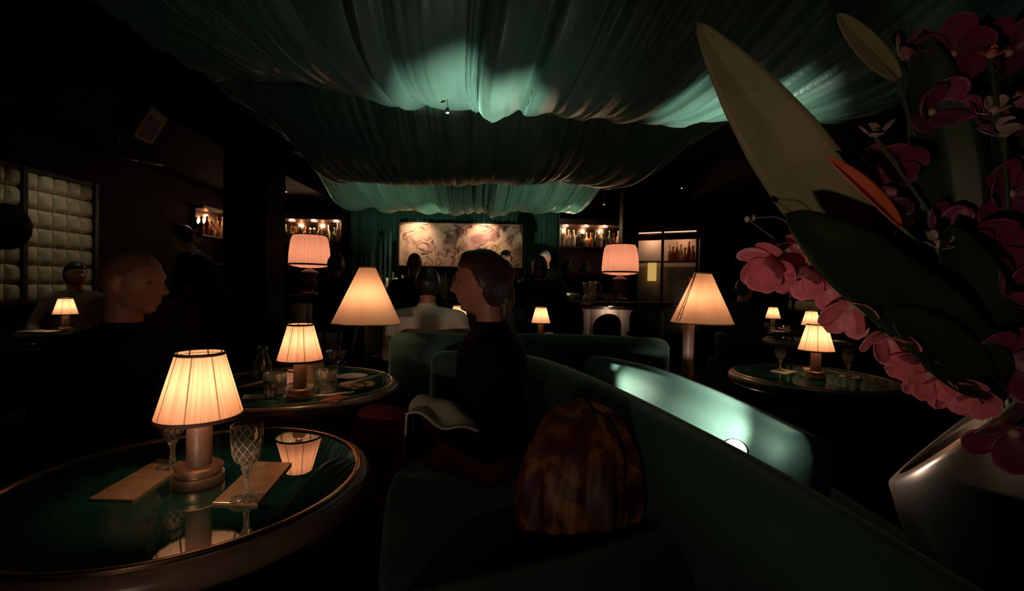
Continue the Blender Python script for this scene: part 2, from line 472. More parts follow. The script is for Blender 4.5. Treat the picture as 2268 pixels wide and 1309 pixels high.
def crom(pts, n):
    """Catmull-Rom resample of a list of tuples"""
    P = np.array(pts, float); P = np.vstack([2*P[0]-P[1], P, 2*P[-1]-P[-2]])
    out = []; segs = len(P) - 3
    for k in range(n):
        t = segs * k / (n - 1); i = min(int(t), segs - 1); f = t - i
        a, b, c, d = P[i:i+4]
        out.append(.5*((2*b)+(-a+c)*f+(2*a-5*b+4*c-d)*f*f+(-a+3*b-3*c+d)*f**3))
    return out

# ------------------------------------------------------------------ room shell
XL, XR, YB, YF, ZC = -4.8, 4.7, 8.3, -1.9, 3.05
struct('floor', MB().box(((XL+XR)/2, (YB+YF)/2, -.05), (XR-XL+.4, YB-YF+.4, .1)), M['floor'], 'dark carpeted floor of the lounge')
struct('ceiling', MB().box(((XL+XR)/2, (YB+YF)/2, ZC+.05), (XR-XL+.4, YB-YF+.4, .1)), M['ceil'], 'near black ceiling above the draped fabric')
struct('wall_left', MB().box((XL-.06, (YB+YF)/2, ZC/2), (.12, YB-YF+.2, ZC)), M['wall'], 'dark lacquered wall carrying the padded cream panels')
struct('wall_right', MB().box((XR+.06, (YB+YF)/2, ZC/2), (.12, YB-YF+.2, ZC)), M['wall'], 'dark lacquered wall behind the flowers')
struct('wall_back', MB().box(((XL+XR)/2, YB+.06, ZC/2), (XR-XL+.2, .12, ZC)), M['wall'], 'dark lacquered wall behind the bar')
struct('wall_front', MB().box(((XL+XR)/2, YF-.06, ZC/2), (XR-XL+.2, .12, ZC)), M['wall'], 'dark wall on the near side of the lounge')
struct('trim_1', MB().box((-3.95, 3.2, 2.82), (1.7, 10.2, .44)), M['ceil'], 'lowered dark soffit over the padded panel side')
struct('trim_2', MB().box((3.75, 3.2, 2.82), (1.9, 10.2, .44)), M['ceil'], 'lowered dark soffit over the flower side')
struct('trim_3', MB().box((-3.93, 7.7, 1.3), (.05, .05, .01)), M['ceil']) if False else None

# pillars
for k, (x0, x1, y, lab) in enumerate(((-3.18, -2.70, 5.15, 'black square pillar between the waiter and the bar'), (1.62, 1.86, 6.2, 'slim black pillar at the end of the bar'))):
    o = MB().box(((x0+x1)/2, y, 1.3), (x1-x0, .42 if k == 0 else .24, 2.598 if k == 0 else 3.04), bev=.01)
    if k: o = MB().box(((x0+x1)/2, y+.62, 1.52), (x1-x0, .24, 3.04), bev=.01)
    ob = o.build('pillar', M['pillar'], smooth=False); ob['kind'] = 'structure'; ob['label'] = lab; ob['category'] = 'pillar'

# ------------------------------------------------------------------ padded tile panels (quilted squares)
def tile_panel(name, label, X, y0, y1, z0, z1, tw, th, side, mull):
    root = thing(name, label, 'wall panel', (X, y0, z0))
    mb = MB()
    ny = max(1, round((y1-y0)/tw)); nz = max(1, round((z1-z0)/th)); tw = (y1-y0)/ny; th = (z1-z0)/nz
    S = 9
    for i in range(ny):
        for j in range(nz):
            P = []
            jit = random.uniform(-.004, .004)
            for a in range(S):
                row = []
                for b in range(S):
                    u, v = a/(S-1), b/(S-1)
                    bulge = (1-abs(2*u-1)**4) * (1-abs(2*v-1)**4)
                    row.append((side*((.034+jit)*bulge + .006), (i+.02+.96*u)*tw, (j+.02+.96*v)*th))
                P.append(row)
            mb.grid(P)
    mb.build('padding', M['tile'], root)
    back = MB().box((-side*.01, (y1-y0)/2, (z1-z0)/2), (.03, y1-y0, z1-z0)); back.build('backing_board', M['wood'], root, smooth=False)
    fr = MB()
    for yy in [0, y1-y0] + [m - y0 for m in mull]:
        fr.box((side*.025, yy, (z1-z0)/2), (.07, .05, z1-z0+.06), bev=.004)
    for zz in (0, z1-z0):
        fr.box((side*.02, (y1-y0)/2, zz), (.06, y1-y0, .04), bev=.004)
    fr.build('frame', M['black'], root, smooth=False)
    return root
tile_panel('padded_wall_panel', 'cream padded square-tiled wall panel above the table of the tan-shirted diner', XL+.03, 2.9, 5.12, .90, 2.20, .150, .186, 1, [4.37])
tile_panel('padded_wall_panel', 'cream padded square-tiled wall panel glimpsed behind the pink petals', XR-.03, 4.6, 7.6, .86, 2.1, .16, .19, -1, [7.42, 6.0])

# ------------------------------------------------------------------ ceiling drapery: one tent fabric, four sags
def smooth(a, b, x):
    t = np.clip((x-a)/(b-a), 0, 1); return t*t*(3-2*t)
def swag(name, label, yA, yB, xlA, xlB, xrA, xrB, zt, zb, eL, eR, seed, nf, amp, nu=760, nv=56, thick=.004, tilt=0.0):
    g = np.random.default_rng(seed)
    u = np.linspace(0, 1, nu)[:, None]; v = np.linspace(0, 1, nv)[None, :]
    # irregular pleats: rounded lobes between sharp creases, fanning out towards the viewer
    up_ = .45+(u-.45)/(1+.38*(.5-v)) + .006*np.sin(v*6+seed)
    def lobes(n, sharp, lo):
        inc = g.uniform(.25, 1.0, n)**1.5; xs = np.concatenate([[-.15], -.15+1.3*np.cumsum(inc)/inc.sum()])
        phi = np.interp(up_, xs, np.arange(n+1))
        A = np.interp(phi, np.arange(n)+.5, g.uniform(lo, 1.0, n)*(inc/inc.mean())**.6)
        return A*np.abs(np.sin(PI*phi))**sharp
    f = lobes(nf, .62, .25) + .30*lobes(int(nf*2.7), .8, 0)*(.4+.6*np.sin(u*31+v*2)**2) - .5
    for k in range(4):
        f += .16*np.sin(2*PI*(g.uniform(3, 9)*u+g.uniform(-.5, .5)*v)+g.uniform(0, 6))
    f = -f
    s = np.clip(4*v*(1-v), 0, 1)**.85
    eu = 1 - (1-smooth(0, eL, u))*.92
    eu = eu * (1 - (1-smooth(0, eR, 1-u))*.92)
    z = zt - (zt-zb)*s*eu + amp*f*(.20+.62*s) + .03*np.sin(u*9+seed)*s
    z = z + tilt*(.45-u)*s
    y = yA + (yB-yA)*v + amp*1.25*f*np.sin(PI*v)**.7*np.where(v < .62, 1, .3)
    xl = xlA+(xlB-xlA)*v; xr = xrA+(xrB-xrA)*v
    x = xl + (xr-xl)*u + amp*.35*np.roll(f, 3, 0)
    z = np.minimum(z, zt+.04)
    P = np.stack([x+0*z, y+0*z, z], -1)
    mb = MB()
    idx = np.arange(nu*nv).reshape(nu, nv)
    q = np.stack([idx[:-1, :-1], idx[1:, :-1], idx[1:, 1:], idx[:-1, 1:]], -1).reshape(-1, 4)
    mb.v = [tuple(p) for p in P.reshape(-1, 3)]; mb.f = [tuple(int(i) for i in r) for r in q]
    o = mb.build(name, M['silk'])
    md = o.modifiers.new('thickness', 'SOLIDIFY'); md.thickness = thick; md.offset = 1
    return tag(o, label, 'ceiling drapery', 'green silk swags under the ceiling')
ZT, ZB = 2.95, 2.345
swag('ceiling_swag', 'green silk ceiling swag directly overhead nearest the viewer', -.05, 1.95, -2.6, -2.65, 2.76, 2.76, ZT, ZB, .34, .03, 3, 30, .085)
swag('ceiling_swag', 'green silk ceiling swag with the brightest mint uplit folds', 1.95, 4.08, -2.65, -2.7, 2.76, 2.5, ZT, ZB+.045, .36, .03, 24, 32, .115, tilt=.10)
swag('ceiling_swag', 'unlit green silk ceiling swag behind the brightly uplit one', 4.08, 6.2, -2.75, -2.85, 2.3, 1.9, ZT, ZB-.01, .16, .16, 8, 40, .07)
swag('ceiling_swag', 'narrow green silk ceiling swag directly above the mural', 6.2, 8.15, -3.05, -3.0, 1.62, 1.45, ZT, ZB+.0, .07, .12, 13, 32, .095)

# back curtain behind the mural
def curtain(name, label, x0, x1, y, z0, z1, nf, seed):
    g = np.random.default_rng(seed); nu = nf*10
    P = []
    ph = 0
    for i in range(nu+1):
        u = i/nu; ph += 2*PI*nf/nu*(1+.5*math.sin(i*.21+seed))
        off = .035*math.sin(ph)
        P.append([(x0+(x1-x0)*u, y+off*(1-.3*k/5), z0+(z1-z0)*k/5) for k in range(6)])
    o = MB().grid(P).build(name, M['curtain'])
    md = o.modifiers.new('t', 'SOLIDIFY'); md.thickness = .004
    return tag(o, label, 'curtain')
curtain('stage_curtain', 'floor-length pleated green curtain hanging behind the mural', -2.95, .86, 8.16, .02, 2.9, 34, 2)

# mural
c0 = PX(886, 494, 8.0); c1 = PX(1154, 592, 8.0)
xm, zm = (c0.x+c1.x)/2, (c0.z+c1.z)/2; wm, hm = c1.x-c0.x, c0.z-c1.z
mural = thing('mural_painting', 'long pale abstract mural painting lit by two spots on green curtain', 'painting', (xm, 8.04, zm-hm/2))
cv = MB()
NX = 14
P = [[(-wm/2+wm*i/NX, -.02-.012*math.sin(i*1.3)*0, hm*j/4) for j in range(5)] for i in range(NX+1)]
cv.grid(P); cv.box((0, 0.0, hm/2), (wm, .03, hm)); cv.build('canvas', M['art'], mural, smooth=False)
fr = MB(); 
for sx in (-1, 1): fr.box((sx*(wm/2+.008), -.005, hm/2), (.016, .05, hm+.032))
for z in (-.008, hm+.008): fr.box((0, -.005, z), (wm+.03, .05, .016))
fr.build('frame', M['bronze'], mural, smooth=False)

# ------------------------------------------------------------------ bar shelves and bottles
def bottle_profile(kind):
    if kind == 0: return [(.001, 0), (.034, 0), (.037, .006), (.037, .16), (.033, .185), (.016, .215), (.0135, .23), (.0135, .285), (.016, .287), (.016, .30), (.001, .302)]
    if kind == 1: return [(.001, 0), (.042, 0), (.046, .008), (.045, .12), (.036, .155), (.018, .175), (.015, .19), (.015, .235), (.019, .237), (.019, .262), (.001, .263)]
    if kind == 2: return [(.001, 0), (.030, 0), (.032, .005), (.030, .20), (.022, .245), (.012, .28), (.012, .325), (.015, .327), (.015, .345), (.001, .346)]
    return [(.001, 0), (.036, 0), (.05, .03), (.052, .07), (.04, .11), (.016, .14), (.013, .15), (.013, .20), (.022, .205), (.024, .23), (.015, .245), (.001, .25)]
BOT = {}
bot_words = {'amber': 'amber', 'clearb': 'pale', 'redb': 'red', 'greenb': 'green', 'darkb': 'dark'}
def bottle(loc, kind, mk, label, group, sc_=1.0):
    key = (kind, mk)
    if key not in BOT:
        o = MB().lathe(bottle_profile(kind), 20).build('bottle', M[mk], angle=50)
        BOT[key] = o
    else:
        o = BOT[key].copy(); COL.objects.link(o)
    o.location = loc; o.scale = (sc_,)*3; o.rotation_euler = (0, 0, random.uniform(0, 6))
    return tag(o, label, 'bottle', group)

def back_shelf(label, x0, x1, y, zs, depth, lights, gname, nbot, seed, top):
    """upper bottle shelf with lit soffit above and cabinet beneath"""
    rr = random.Random(seed)
    root = thing('back_bar_unit', label, 'bar unit', ((x0+x1)/2, y, 0))
    w = x1-x0
    MB().box((0, -depth/2, zs-.015), (w, depth, .03), bev=.004).build('shelf', M['wood'], root, smooth=False)
    MB().box((0, -depth/2, 1.42), (w, depth, .03), bev=.004).build('shelf', M['wood'], root, smooth=False)
    MB().box((0, -.012, zs+.2), (w-.02, .02, .40)).build('mirror_back', M['mirror'], root, smooth=False)
    MB().box((0, -.012, 1.68), (w-.02, .02, .46)).build('lower_back', M['wood'], root, smooth=False)
    for sx in (-1, 1):
        MB().box((sx*(w/2+.012), -depth/2, 1.25), (.024, depth, 2.5)).build('side_panel', M['wood'], root, smooth=False)
    MB().box((0, -depth/2, top+.05), (w, depth, .10)).build('soffit', M['wood'], root, smooth=False)
    MB().box((0, -depth/2, .47), (w, depth, .94)).build('cabinet', M['wood'], root, smooth=False)
    for lx in lights:
        fx = MB().lathe([(.001, 0), (.055, 0), (.06, .006), (.06, .02), (.001, .02)], 20, c=(lx-(x0+x1)/2, -depth*.55, top-.021)).build('downlight', M['strip'], root)
        point('shelf_light', (lx-(x0+x1)/2, -depth*.62, top-.05), 8, (1, .60, .36), .025, root)
    kinds = ['amber', 'clearb', 'clearb', 'redb', 'amber', 'darkb', 'greenb']
    for i in range(nbot):
        bx = x0 + .06 + (w-.12)*(i+.5)/nbot + rr.uniform(-.008, .008)
        k = rr.randrange(4); mk = rr.choice(kinds)
        yield root, bx, k, mk, i
    return
def pos_word(i, n): return ['first', 'second', 'third', 'fourth', 'fifth', 'sixth', 'seventh', 'eighth', 'ninth', 'tenth', 'eleventh', 'twelfth', 'thirteenth', 'fourteenth', 'fifteenth'][i]
ysh, dsh = 8.27, .34
xa, xb = PX(612, 500, 8.1).x, PX(764, 500, 8.1).x
for root, bx, k, mk, i in back_shelf('tall dark shelf unit with lit bottles between the black pillar and curtain', xa, xb, ysh, 1.90, dsh,
        [PX(648, 486, 8.1).x, PX(697, 487, 8.1).x, PX(746, 488, 8.1).x], 's', 13, 5, 2.28):
    bottle((bx, ysh-dsh*.6+random.uniform(-.03, .03), 1.90), k, mk, f'{bot_words[mk]} bottle, {pos_word(i, 13)} from the pillar on the lit shelf beside the curtain', 'bottles on the shelf by the pillar')
xa, xb = PX(1238, 500, 8.1).x, PX(1392, 500, 8.1).x
for root, bx, k, mk, i in back_shelf('tall dark shelf unit with lit bottles above the white-collared bartender', xa, xb, ysh, 1.90, dsh,
        [PX(1252, 500, 8.1).x, PX(1297, 501, 8.1).x, PX(1338, 502, 8.1).x], 's', 14, 9, 2.28):
    bottle((bx, ysh-dsh*.6+random.uniform(-.03, .03), 1.90), k, mk, f'{bot_words[mk]} bottle, {pos_word(i, 14)} from the curtain on the lit shelf above the bartender', 'bottles on the shelf above the bartender')
# dim glassware on the lower shelves
for (px, lab) in ((1262, 'dim upturned glass carafe under the lit shelf nearest the curtain'), (1300, 'dim glass carafe in the middle of the lower shelf behind the bartender')):
    o = MB().lathe([(.001, 0), (.07, 0), (.09, .04), (.085, .10), (.05, .16), (.035, .2), (.045, .22), (.001, .221)], 24).build('carafe', M['greenb'])
    o.location = (PX(px, 560, 8.1).x, 8.1, 1.436); tag(o, lab, 'carafe')

# wall cabinet on the far left beyond the waiter
cab = thing('display_cabinet', 'small lit bottle cabinet on the wall between waiter and pillar', 'cabinet', (XL+.02, 7.25, 1.45))
MB().box((.07, 0, -.02), (.14, .95, .04)).build('shelf', M['wood'], cab, smooth=False)
MB().box((.07, 0, .82), (.14, .95, .04)).build('top', M['wood'], cab, smooth=False)
MB().box((.01, 0, .4), (.02, .95, .8)).build('mirror_back', M['mirror'], cab, smooth=False)
MB().box((.07, .465, .4), (.14, .02, .8)).build('side_panel', M['wood'], cab, smooth=False)
MB().box((.065, 0, .40), (.11, .94, .02)).build('shelf', M['wood'], cab, smooth=False)
point('cabinet_light', (.12, -.1, .74), 1.8, (1, .50, .26), .02, cab)
for i in range(6):
    bottle((XL+.082, 6.84+.125*i, 1.45+.41), [1, 0, 3, 1, 2, 0][i], ['amber', 'redb', 'clearb', 'amber', 'clearb', 'redb'][i], f'bottle on the cabinet shelf beyond the waiter, {pos_word(i, 6)} from the near end', 'bottles in the cabinet beyond the waiter')

# glazed display on the right of the bar
dp = thing('glazed_display', 'glazed display case with beige lit back and yellow panel', 'display case', (PX(1478, 600, 7.3).x, 7.4, 0), rz=R(-28))
MB().box((0, .17, 1.25), (1.0, .03, 1.5)).build('back_panel', M['barfront'], dp, smooth=False)
MB().box((0, 0, .25), (1.0, .36, .5)).build('cabinet', M['wood'], dp, smooth=False)
MB().box((0, 0, 2.12), (1.02, .38, .05)).build('top', M['wood'], dp, smooth=False)
MB().box((0, -.17, 2.09), (1.0, .02, .02)).build('lit_edge', M['strip'], dp, smooth=False)
for s_ in (-.5, -.02, .5): MB().box((s_, -.17, 1.3), (.04, .03, 1.6)).build('upright', M['black'], dp, smooth=False)
MB().box((0, -.02, 1.62), (.96, .28, .02)).build('shelf', M['wood'], dp, smooth=False)
MB().box((-.22, .05, 1.46), (.14, .02, .30)).build('yellow_panel', M['sign'], dp, smooth=False)
point('display_light', (-.25, -.04, 2.0), 3.6, (1, .60, .38), .03, dp)
point('display_light', (.25, -.04, 2.0), 2.0, (1, .55, .32), .03, dp)
dm = Matrix.Translation(dp.location) @ Matrix.Rotation(R(-28), 4, 'Z')
for i in range(7):
    p = dm @ Vector((.06+.06*i, -.04, 1.63))
    bottle(p, [0, 1, 2, 0, 3, 2, 1][i], ['clearb', 'redb', 'amber', 'clearb', 'amber', 'redb', 'amber'][i], f'bottle inside the glazed display case, {pos_word(i, 7)} from its middle upright', 'bottles in the glazed display case', .9)

# ------------------------------------------------------------------ the bar
BZ = .99
bar = thing('bar_counter', 'long dark-topped bar counter with cream padded front', 'bar counter', (-.45, 6.25, 0))
MB().box((0, 0, BZ-.03), (5.2, .78, .06), bev=.012).build('counter_top', M['bartop'], bar, smooth=False)
MB().box((0, .06, .46), (5.0, .5, .92)).build('carcass', M['wood'], bar, smooth=False)
pf = MB()
for i in range(25):
    P = []
    for a in range(7):
        u = a/6; P.append([(-2.5+.2*(i+u), -.205-.02*(1-abs(2*u-1)**3)*(1 if 0 < b < 5 else 0), .16+.72*b/5) for b in range(6)])
    pf.grid(P)
pf.build('front_padding', M['barfront'], bar)
MB().box((0, -.36, BZ-.035), (5.2, .012, .02)).build('edge_trim', M['ring'], bar, smooth=False)
MB().tube([(-2.55, -.33, .2), (2.55, -.33, .2)], .02, 10).build('foot_rail', M['bronze'], bar)
us = MB().box((0, -.27, BZ-.068), (5.0, .03, .012)).build('under_light', M['black'], bar, smooth=False)
for x, p in ((1.75, 1.3), (-1.95, .4)):
    point('under_counter_light', (x, -.33, BZ-.10), p, (1, .72, .55), .03, bar)

gb = 'bottles standing on the bar counter'
px_b = [(848, 0, 'darkb'), (858, 1, 'clearb'), (869, 2, 'greenb'), (880, 1, 'clearb'), (892, 0, 'amber'), (978, 0, 'clearb'), (988, 2, 'clearb'), (996, 1, 'amber'), (1004, 0, 'clearb'), (1012, 3, 'greenb'), (1148, 1, 'clearb'), (1156, 0, 'greenb')]
for i, (px, k, mk) in enumerate(px_b):
    p = PX(px, 650, 6.45)
    bottle((p.x, 6.38+.05*(i % 3), BZ), k, mk, f'{bot_words[mk]} bottle, {pos_word(i, 12)} along the bar counter counted from the pillar', gb)
# bar glassware near the bartender
pit = thing('water_pitcher', 'clear glass pitcher with curved handle standing on the bar counter', 'pitcher', (PX(1312, 655, 6.3).x, 6.3, BZ))
MB().lathe([(.001, 0), (.05, 0), (.058, .02), (.058, .2), (.052, .24), (.056, .27), (.052, .27), (.048, .24), (.054, .2), (.054, .025), (.001, .02)], 24, cap=False).build('body', M['glass'], pit)
MB().tube([(.05, 0, .24), (.09, 0, .25), (.115, 0, .2), (.11, 0, .12), (.06, 0, .06)], .009, 8).build('handle', M['glass'], pit)
lm = thing('bar_blender', 'small white-topped glass mixer on the bar beside the pitcher', 'mixer', (PX(1300, 655, 6.25).x-.02, 6.2, BZ))
MB().lathe([(.001, 0), (.045, 0), (.05, .05), (.03, .07), (.001, .07)], 20).build('base', M['cream'], lm)
MB().lathe([(.001, .07), (.025, .07), (.045, .22), (.001, .22)], 20).build('jar', M['glass'], lm)
MB().lathe([(.001, .22), (.05, .22), (.05, .25), (.001, .25)], 20).build('lid', M['cream'], lm)
for i, (px, mk) in enumerate(((1256, 'clearb'), (1268, 'cream'), (1277, 'clearb'), (1330, 'amber'), (1340, 'clearb'), (1350, 'amber'), (1360, 'redb'), (1368, 'clearb'))):
    o = MB().lathe([(.001, 0), (.03, 0), (.036, .1), (.033, .1), (.028, .008), (.001, .008)], 18, cap=False).build('tumbler', M[mk])
    o.location = (PX(px, 655, 6.2).x, 6.12+.06*(i % 2), BZ)
    tag(o, f'small lit glass on the bar counter by the bartender, {pos_word(i, 8)} from his hands', 'glass', 'glasses on the bar by the bartender')

# big drum lamps on the bar
def drum_lamp(label, loc, s):
    root = thing('bar_lamp', label, 'lamp', loc, group='drum lamps on the bar')
    n = 144
    prof = [(.225, .78), (.235, .76), (.262, .44), (.262, .40)]
    zt, zb_, rt, rb = .80, .40, .215, .255
    pr = []
    for k in range(9):
        t = k/8; z = zb_+(zt-zb_)*t; r = rb+(rt-rb)*t + (.012*math.sin(PI*t)) - (.02 if k == 8 else 0)
        pr.append((r, z))
    sh = MB().lathe(pr, n, rad=lambda t, r, z: r + .0035*math.cos(t*48), cap=False).build('shade', M['drum'], root, uvring=n)
    MB().lathe([(rb+.005, .398), (rb+.007, .415), (rb+.001, .42), (rb-.004, .40)], 64, cap=False).build('shade_trim', M['trim'], sh)
    MB().lathe([(rt-.012, .792), (rt-.008, .808), (rt-.022, .808), (rt-.022, .795)], 64, cap=False).build('shade_trim', M['trim'], sh)
    MB().lathe([(.03, .366), (.12, .372), (.20, .384), (rb-.012, .400)], 64, cap=False).build('diffuser', M['drum'], sh)
    MB().lathe([(.001, 0), (.12, 0), (.125, .02), (.10, .045), (.05, .06), (.09, .12), (.11, .18), (.08, .25), (.11, .285), (.12, .31), (.06, .34), (.02, .36), (.02, .5), (.001, .5)], 40).build('base', mat_glassbase, root)
    MB().tube([(-.215, 0, .79), (0, 0, .795), (.215, 0, .79)], .004, 6).build('spider', M['black'], sh)
    point('bulb', (0, 0, .56), 3.4, (1, .64, .46), .05, root)
    return root
mat_glassbase = mat('smoked_glass_base', (.10, .055, .06), rough=.12, spec=.6, var=.2)
p = PX(684, 600, 6.0); l1 = drum_lamp('pink pleated drum lamp on the bar beside the black pillar', (p.x, 6.02, BZ), 1)
p = PX(1372, 600, 6.5); l2 = drum_lamp('pink pleated drum lamp on the bar beyond the bartender', (p.x, 6.46, BZ), 1)

# ------------------------------------------------------------------ table lamps
def table_lamp(label, loc, far=False, power=.5):
    root = thing('table_lamp', label, 'lamp', loc, group='small pleated table lamps')
    n = 168
    pr = [(.080+(.0435-.080)*k/10, .143+.137*k/10) for k in range(11)]
    sh = MB().lathe(pr, n, rad=lambda t, r, z: r*(1+.010*math.cos(t*56)+.004*math.sin(t*23+1)), cap=False)
    sh = sh.build('shade', M['shade_far' if far else 'shade'], root, uvring=n)
    MB().lathe([(.0806, .1405), (.0824, .142), (.0824, .1475), (.0796, .1485), (.0788, .144)], 72, cap=False).build('bottom_trim', M['trim'], sh)
    MB().lathe([(.0440, .2735), (.0462, .275), (.0458, .2802), (.0437, .2808)], 60, cap=False).build('top_trim', M['trim'], sh)
    fr = MB()
    for k in range(8):
        a = 2*PI*(k+.35)/8
        fr.tube([(.0768*math.cos(a), .0768*math.sin(a), .143), (.0418*math.cos(a), .0418*math.sin(a), .280)], .0011, 5)
    for k in range(3):
        a = 2*PI*k/3
        fr.tube([(0, 0, .162), (.0772*math.cos(a), .0772*math.sin(a), .147)], .0011, 5)
    fr.build('shade_frame', M['trim'], sh)
    MB().lathe([(.001, .036), (.0235, .036), (.0235, .142), (.018, .150), (.011, .152), (.011, .168), (.001, .168)], 36).build('column', M['column'], root, angle=40)
    MB().lathe([(.001, 0), (.044, 0), (.0465, .004), (.0465, .020), (.044, .0215), (.038, .022), (.038, .0265), (.042, .027), (.0435, .0285), (.044, .037), (.040, .041), (.001, .041)], 64).build('base', M['bronze'], root, angle=35)
    point('bulb', (0, 0, .212), power, LC, .014, root)
    return root
LC = (1, .66, .38)
TZ = .702
def table_pt(px, py): return PZ(px, py, TZ)
P1 = table_pt(441, 1070); lampA = table_lamp('tall pleated table lamp glowing on the nearest green table', (P1.x, P1.y, TZ), power=.74)
P2 = table_pt(664, 882)
lampB = copy_tree(lampA, (P2.x, P2.y, TZ), R(20), 'pleated table lamp on the crowded table with two tumblers')
P3 = PX(1806, 826, 2.30)
lampC = table_lamp('pleated table lamp between two small crystal glasses', (P3.x, P3.y, TZ), far=True, power=.80)
far_l = {}
for nm, px, Y, lab in (('a', 145, 3.72, 'small glowing table lamp before the tan-shirted diner'),
                       ('b', 1016, 3.78, 'small glowing table lamp half hidden behind the woman in profile'),
                       ('c', 1198, 3.82, 'small glowing table lamp standing alone past the back booth'),
                       ('d', 1797, 4.2, 'small glowing table lamp peeking over the lamp with crystal glasses'),
                       ('e', 1712, 5.25, 'smallest glowing table lamp beside the diner with outstretched arm')):
    p = PX(px, 700, Y); far_l[nm] = p
    copy_tree(lampC, (p.x, Y, TZ), R(px % 45), lab)
for nm in 'abcde':
    pass

# ------------------------------------------------------------------ round tables
def round_table(label, c, ro, detailed=True):
    root = thing('round_table', label, 'table', (c[0], c[1], 0), group='round green-topped tables')
    ri = ro - .036
    MB().lathe([(.001, TZ-.012), (ri, TZ-.012), (ri, TZ), (.001, TZ)], 96).build('table_top', M['tabletop'], root, angle=30)
    MB().lathe([(ri, TZ-.010), (ri, TZ+.0035), (ri+.002, TZ+.005), (ri+.008, TZ+.005), (ri+.010, TZ+.003), (ri+.010, TZ-.010)], 96, cap=False).build('metal_ring', M['ring'], root, angle=40)
    pr = [(ri-.02, TZ-.05), (ri+.005, TZ-.058)]
    for k in range(9):
        a = -PI/2 + PI*k/8
        pr.append((ri+.010+.026*math.cos(a), TZ-.028+.028*math.sin(a)))
    pr += [(ri+.0095, TZ-.001), (ri-.005, TZ-.013), (ri-.02, TZ-.02)]
    MB().lathe(pr, 96, cap=False).build('padded_rim', M['rim'], root)
    MB().lathe([(.001, TZ-.05), (ri-.02, TZ-.05), (ri-.02, TZ-.013), (.001, TZ-.013)], 64).build('apron', M['wood'], root, angle=40)
    MB().lathe([(.001, .03), (.06, .03), (.045, .08), (.04, .5), (.05, .62), (.12, TZ-.05), (.001, TZ-.05)], 32).build('pedestal', M['black'], root)
    MB().lathe([(.001, 0), (.22, 0), (.22, .015), (.06, .035), (.001, .035)], 40).build('foot', M['black'], root)
    return root
round_table('round green-topped table nearest the viewer with brass ring', (-.690, .985), .372)
T2 = (-.925, 1.955); round_table('crowded round table beside the woman in profile', T2, .43)
T3 = (P3.x+.03, P3.y+.07); round_table('round table carrying the lamp and two crystal glasses', T3, .40)
round_table('distant round table of the tan-shirted diner', (far_l['a'].x+.02, 3.78), .36)
round_table('distant round table hidden behind the woman in profile', (far_l['b'].x, 3.88), .34)
round_table('distant round table past the back booth', (far_l['c'].x+.03, 3.92), .34)
round_table('distant round table behind the one with crystal glasses', (far_l['d'].x, 4.28), .36)
round_table('farthest round table beside the diner with outstretched arm', (far_l['e'].x+.02, 5.33), .36)

# ------------------------------------------------------------------ glasses
def cordial(label, p, s=1.0, seed=0):
    root = thing('crystal_glass', label, 'glass', p, group='small cut crystal glasses')
    root.scale = (s,)*3
    nf = 12
    fl = lambda t, r, z: r*(1-.075*abs(math.sin(nf*t/2 + z*70))*(1-abs(z-.093)/.022)) if .071 < z < .115 and r > .012 else r
    fs = lambda t, r, z: r*(1+.06*math.cos(6*t))
    MB().lathe([(.001, .0665), (.010, .067), (.020, .074), (.0245, .082), (.0265, .088), (.0276, .095), (.0284, .103), (.0287, .112), (.0287, .118), (.029, .145), (.0278, .1452), (.0272, .104), (.0250, .090), (.018, .079), (.001, .075)], 96, rad=fl, cap=False).build('bowl', M['crystal'], root, angle=28)
    MB().lathe([(.006, .005), (.0075, .010), (.0060, .018), (.0050, .030), (.0058, .045), (.0095, .055), (.0110, .059), (.0095, .0625), (.011, .0664)], 36, rad=fs).build('stem', M['crystal'], root)
    MB().lathe([(.001, 0), (.029, 0), (.0295, .0015), (.020, .004), (.006, .0055), (.001, .0055)], 48).build('foot', M['crystal'], root)
    return root
def onmat(px, py, dz=0.006): 
    p = PZ(px, py, TZ+dz); return (p.x, p.y, TZ+dz)
cordial('crystal glass on the bronze mat behind the nearest lamp', onmat(382, 1032))
cordial('crystal glass on the bronze mat in front of the nearest lamp', onmat(546, 1102))
cordial('crystal glass on the far table on the cone lamp side', onmat(1728, 821, .004), .98)
cordial('crystal glass on the far table on the pink petal side', onmat(1878, 832, .004), 1.0)

def flat_card(name, label, cat, corners, m, th=.005, z=TZ, group=None, bev=.0):
    """thin card from four picture corners lying on a table (near-l, near-r, far-r, far-l)"""
    pts = [PZ(x, y, z) for x, y in corners]
    c = sum(pts, Vector())/4
    mb = MB()
    lo = [(p.x-c.x, p.y-c.y, 0) for p in pts]; hi = [(x, y, th) for x, y, _ in lo]
    inn = [(x*.985, y*.985, th+.0006) for x, y, _ in lo]
    mb.add(lo+hi+inn, [(3, 2, 1, 0), (0, 1, 5, 4), (1, 2, 6, 5), (2, 3, 7, 6), (3, 0, 4, 7), (4, 5, 9, 8), (5, 6, 10, 9), (6, 7, 11, 10), (7, 4, 8, 11), (8, 9, 10, 11)])
    o = mb.build(name, m, smooth=False, loc=(c.x, c.y, z))
    return tag(o, label, cat, group)
flat_card('menu_card', 'bronze menu card on the nearest table beneath the glass behind the lamp', 'menu', [(196, 1110), (294, 1113), (418, 1028), (352, 1020)], M['mat'])
flat_card('menu_card', 'bronze menu card on the nearest table in front of the lamp', 'menu', [(470, 1119), (570, 1121), (646, 1029), (568, 1026)], M['mat'])
flat_card('menu_card', 'pale card under the crystal glass on the cone lamp side', 'menu', [(1706, 822), (1738, 829), (1765, 823), (1730, 817)], M['paper'], .003)
flat_card('menu_card', 'pale card under the crystal glass on the pink petal side', 'menu', [(1858, 833), (1905, 838), (1910, 832), (1870, 828)], M['paper'], .003)

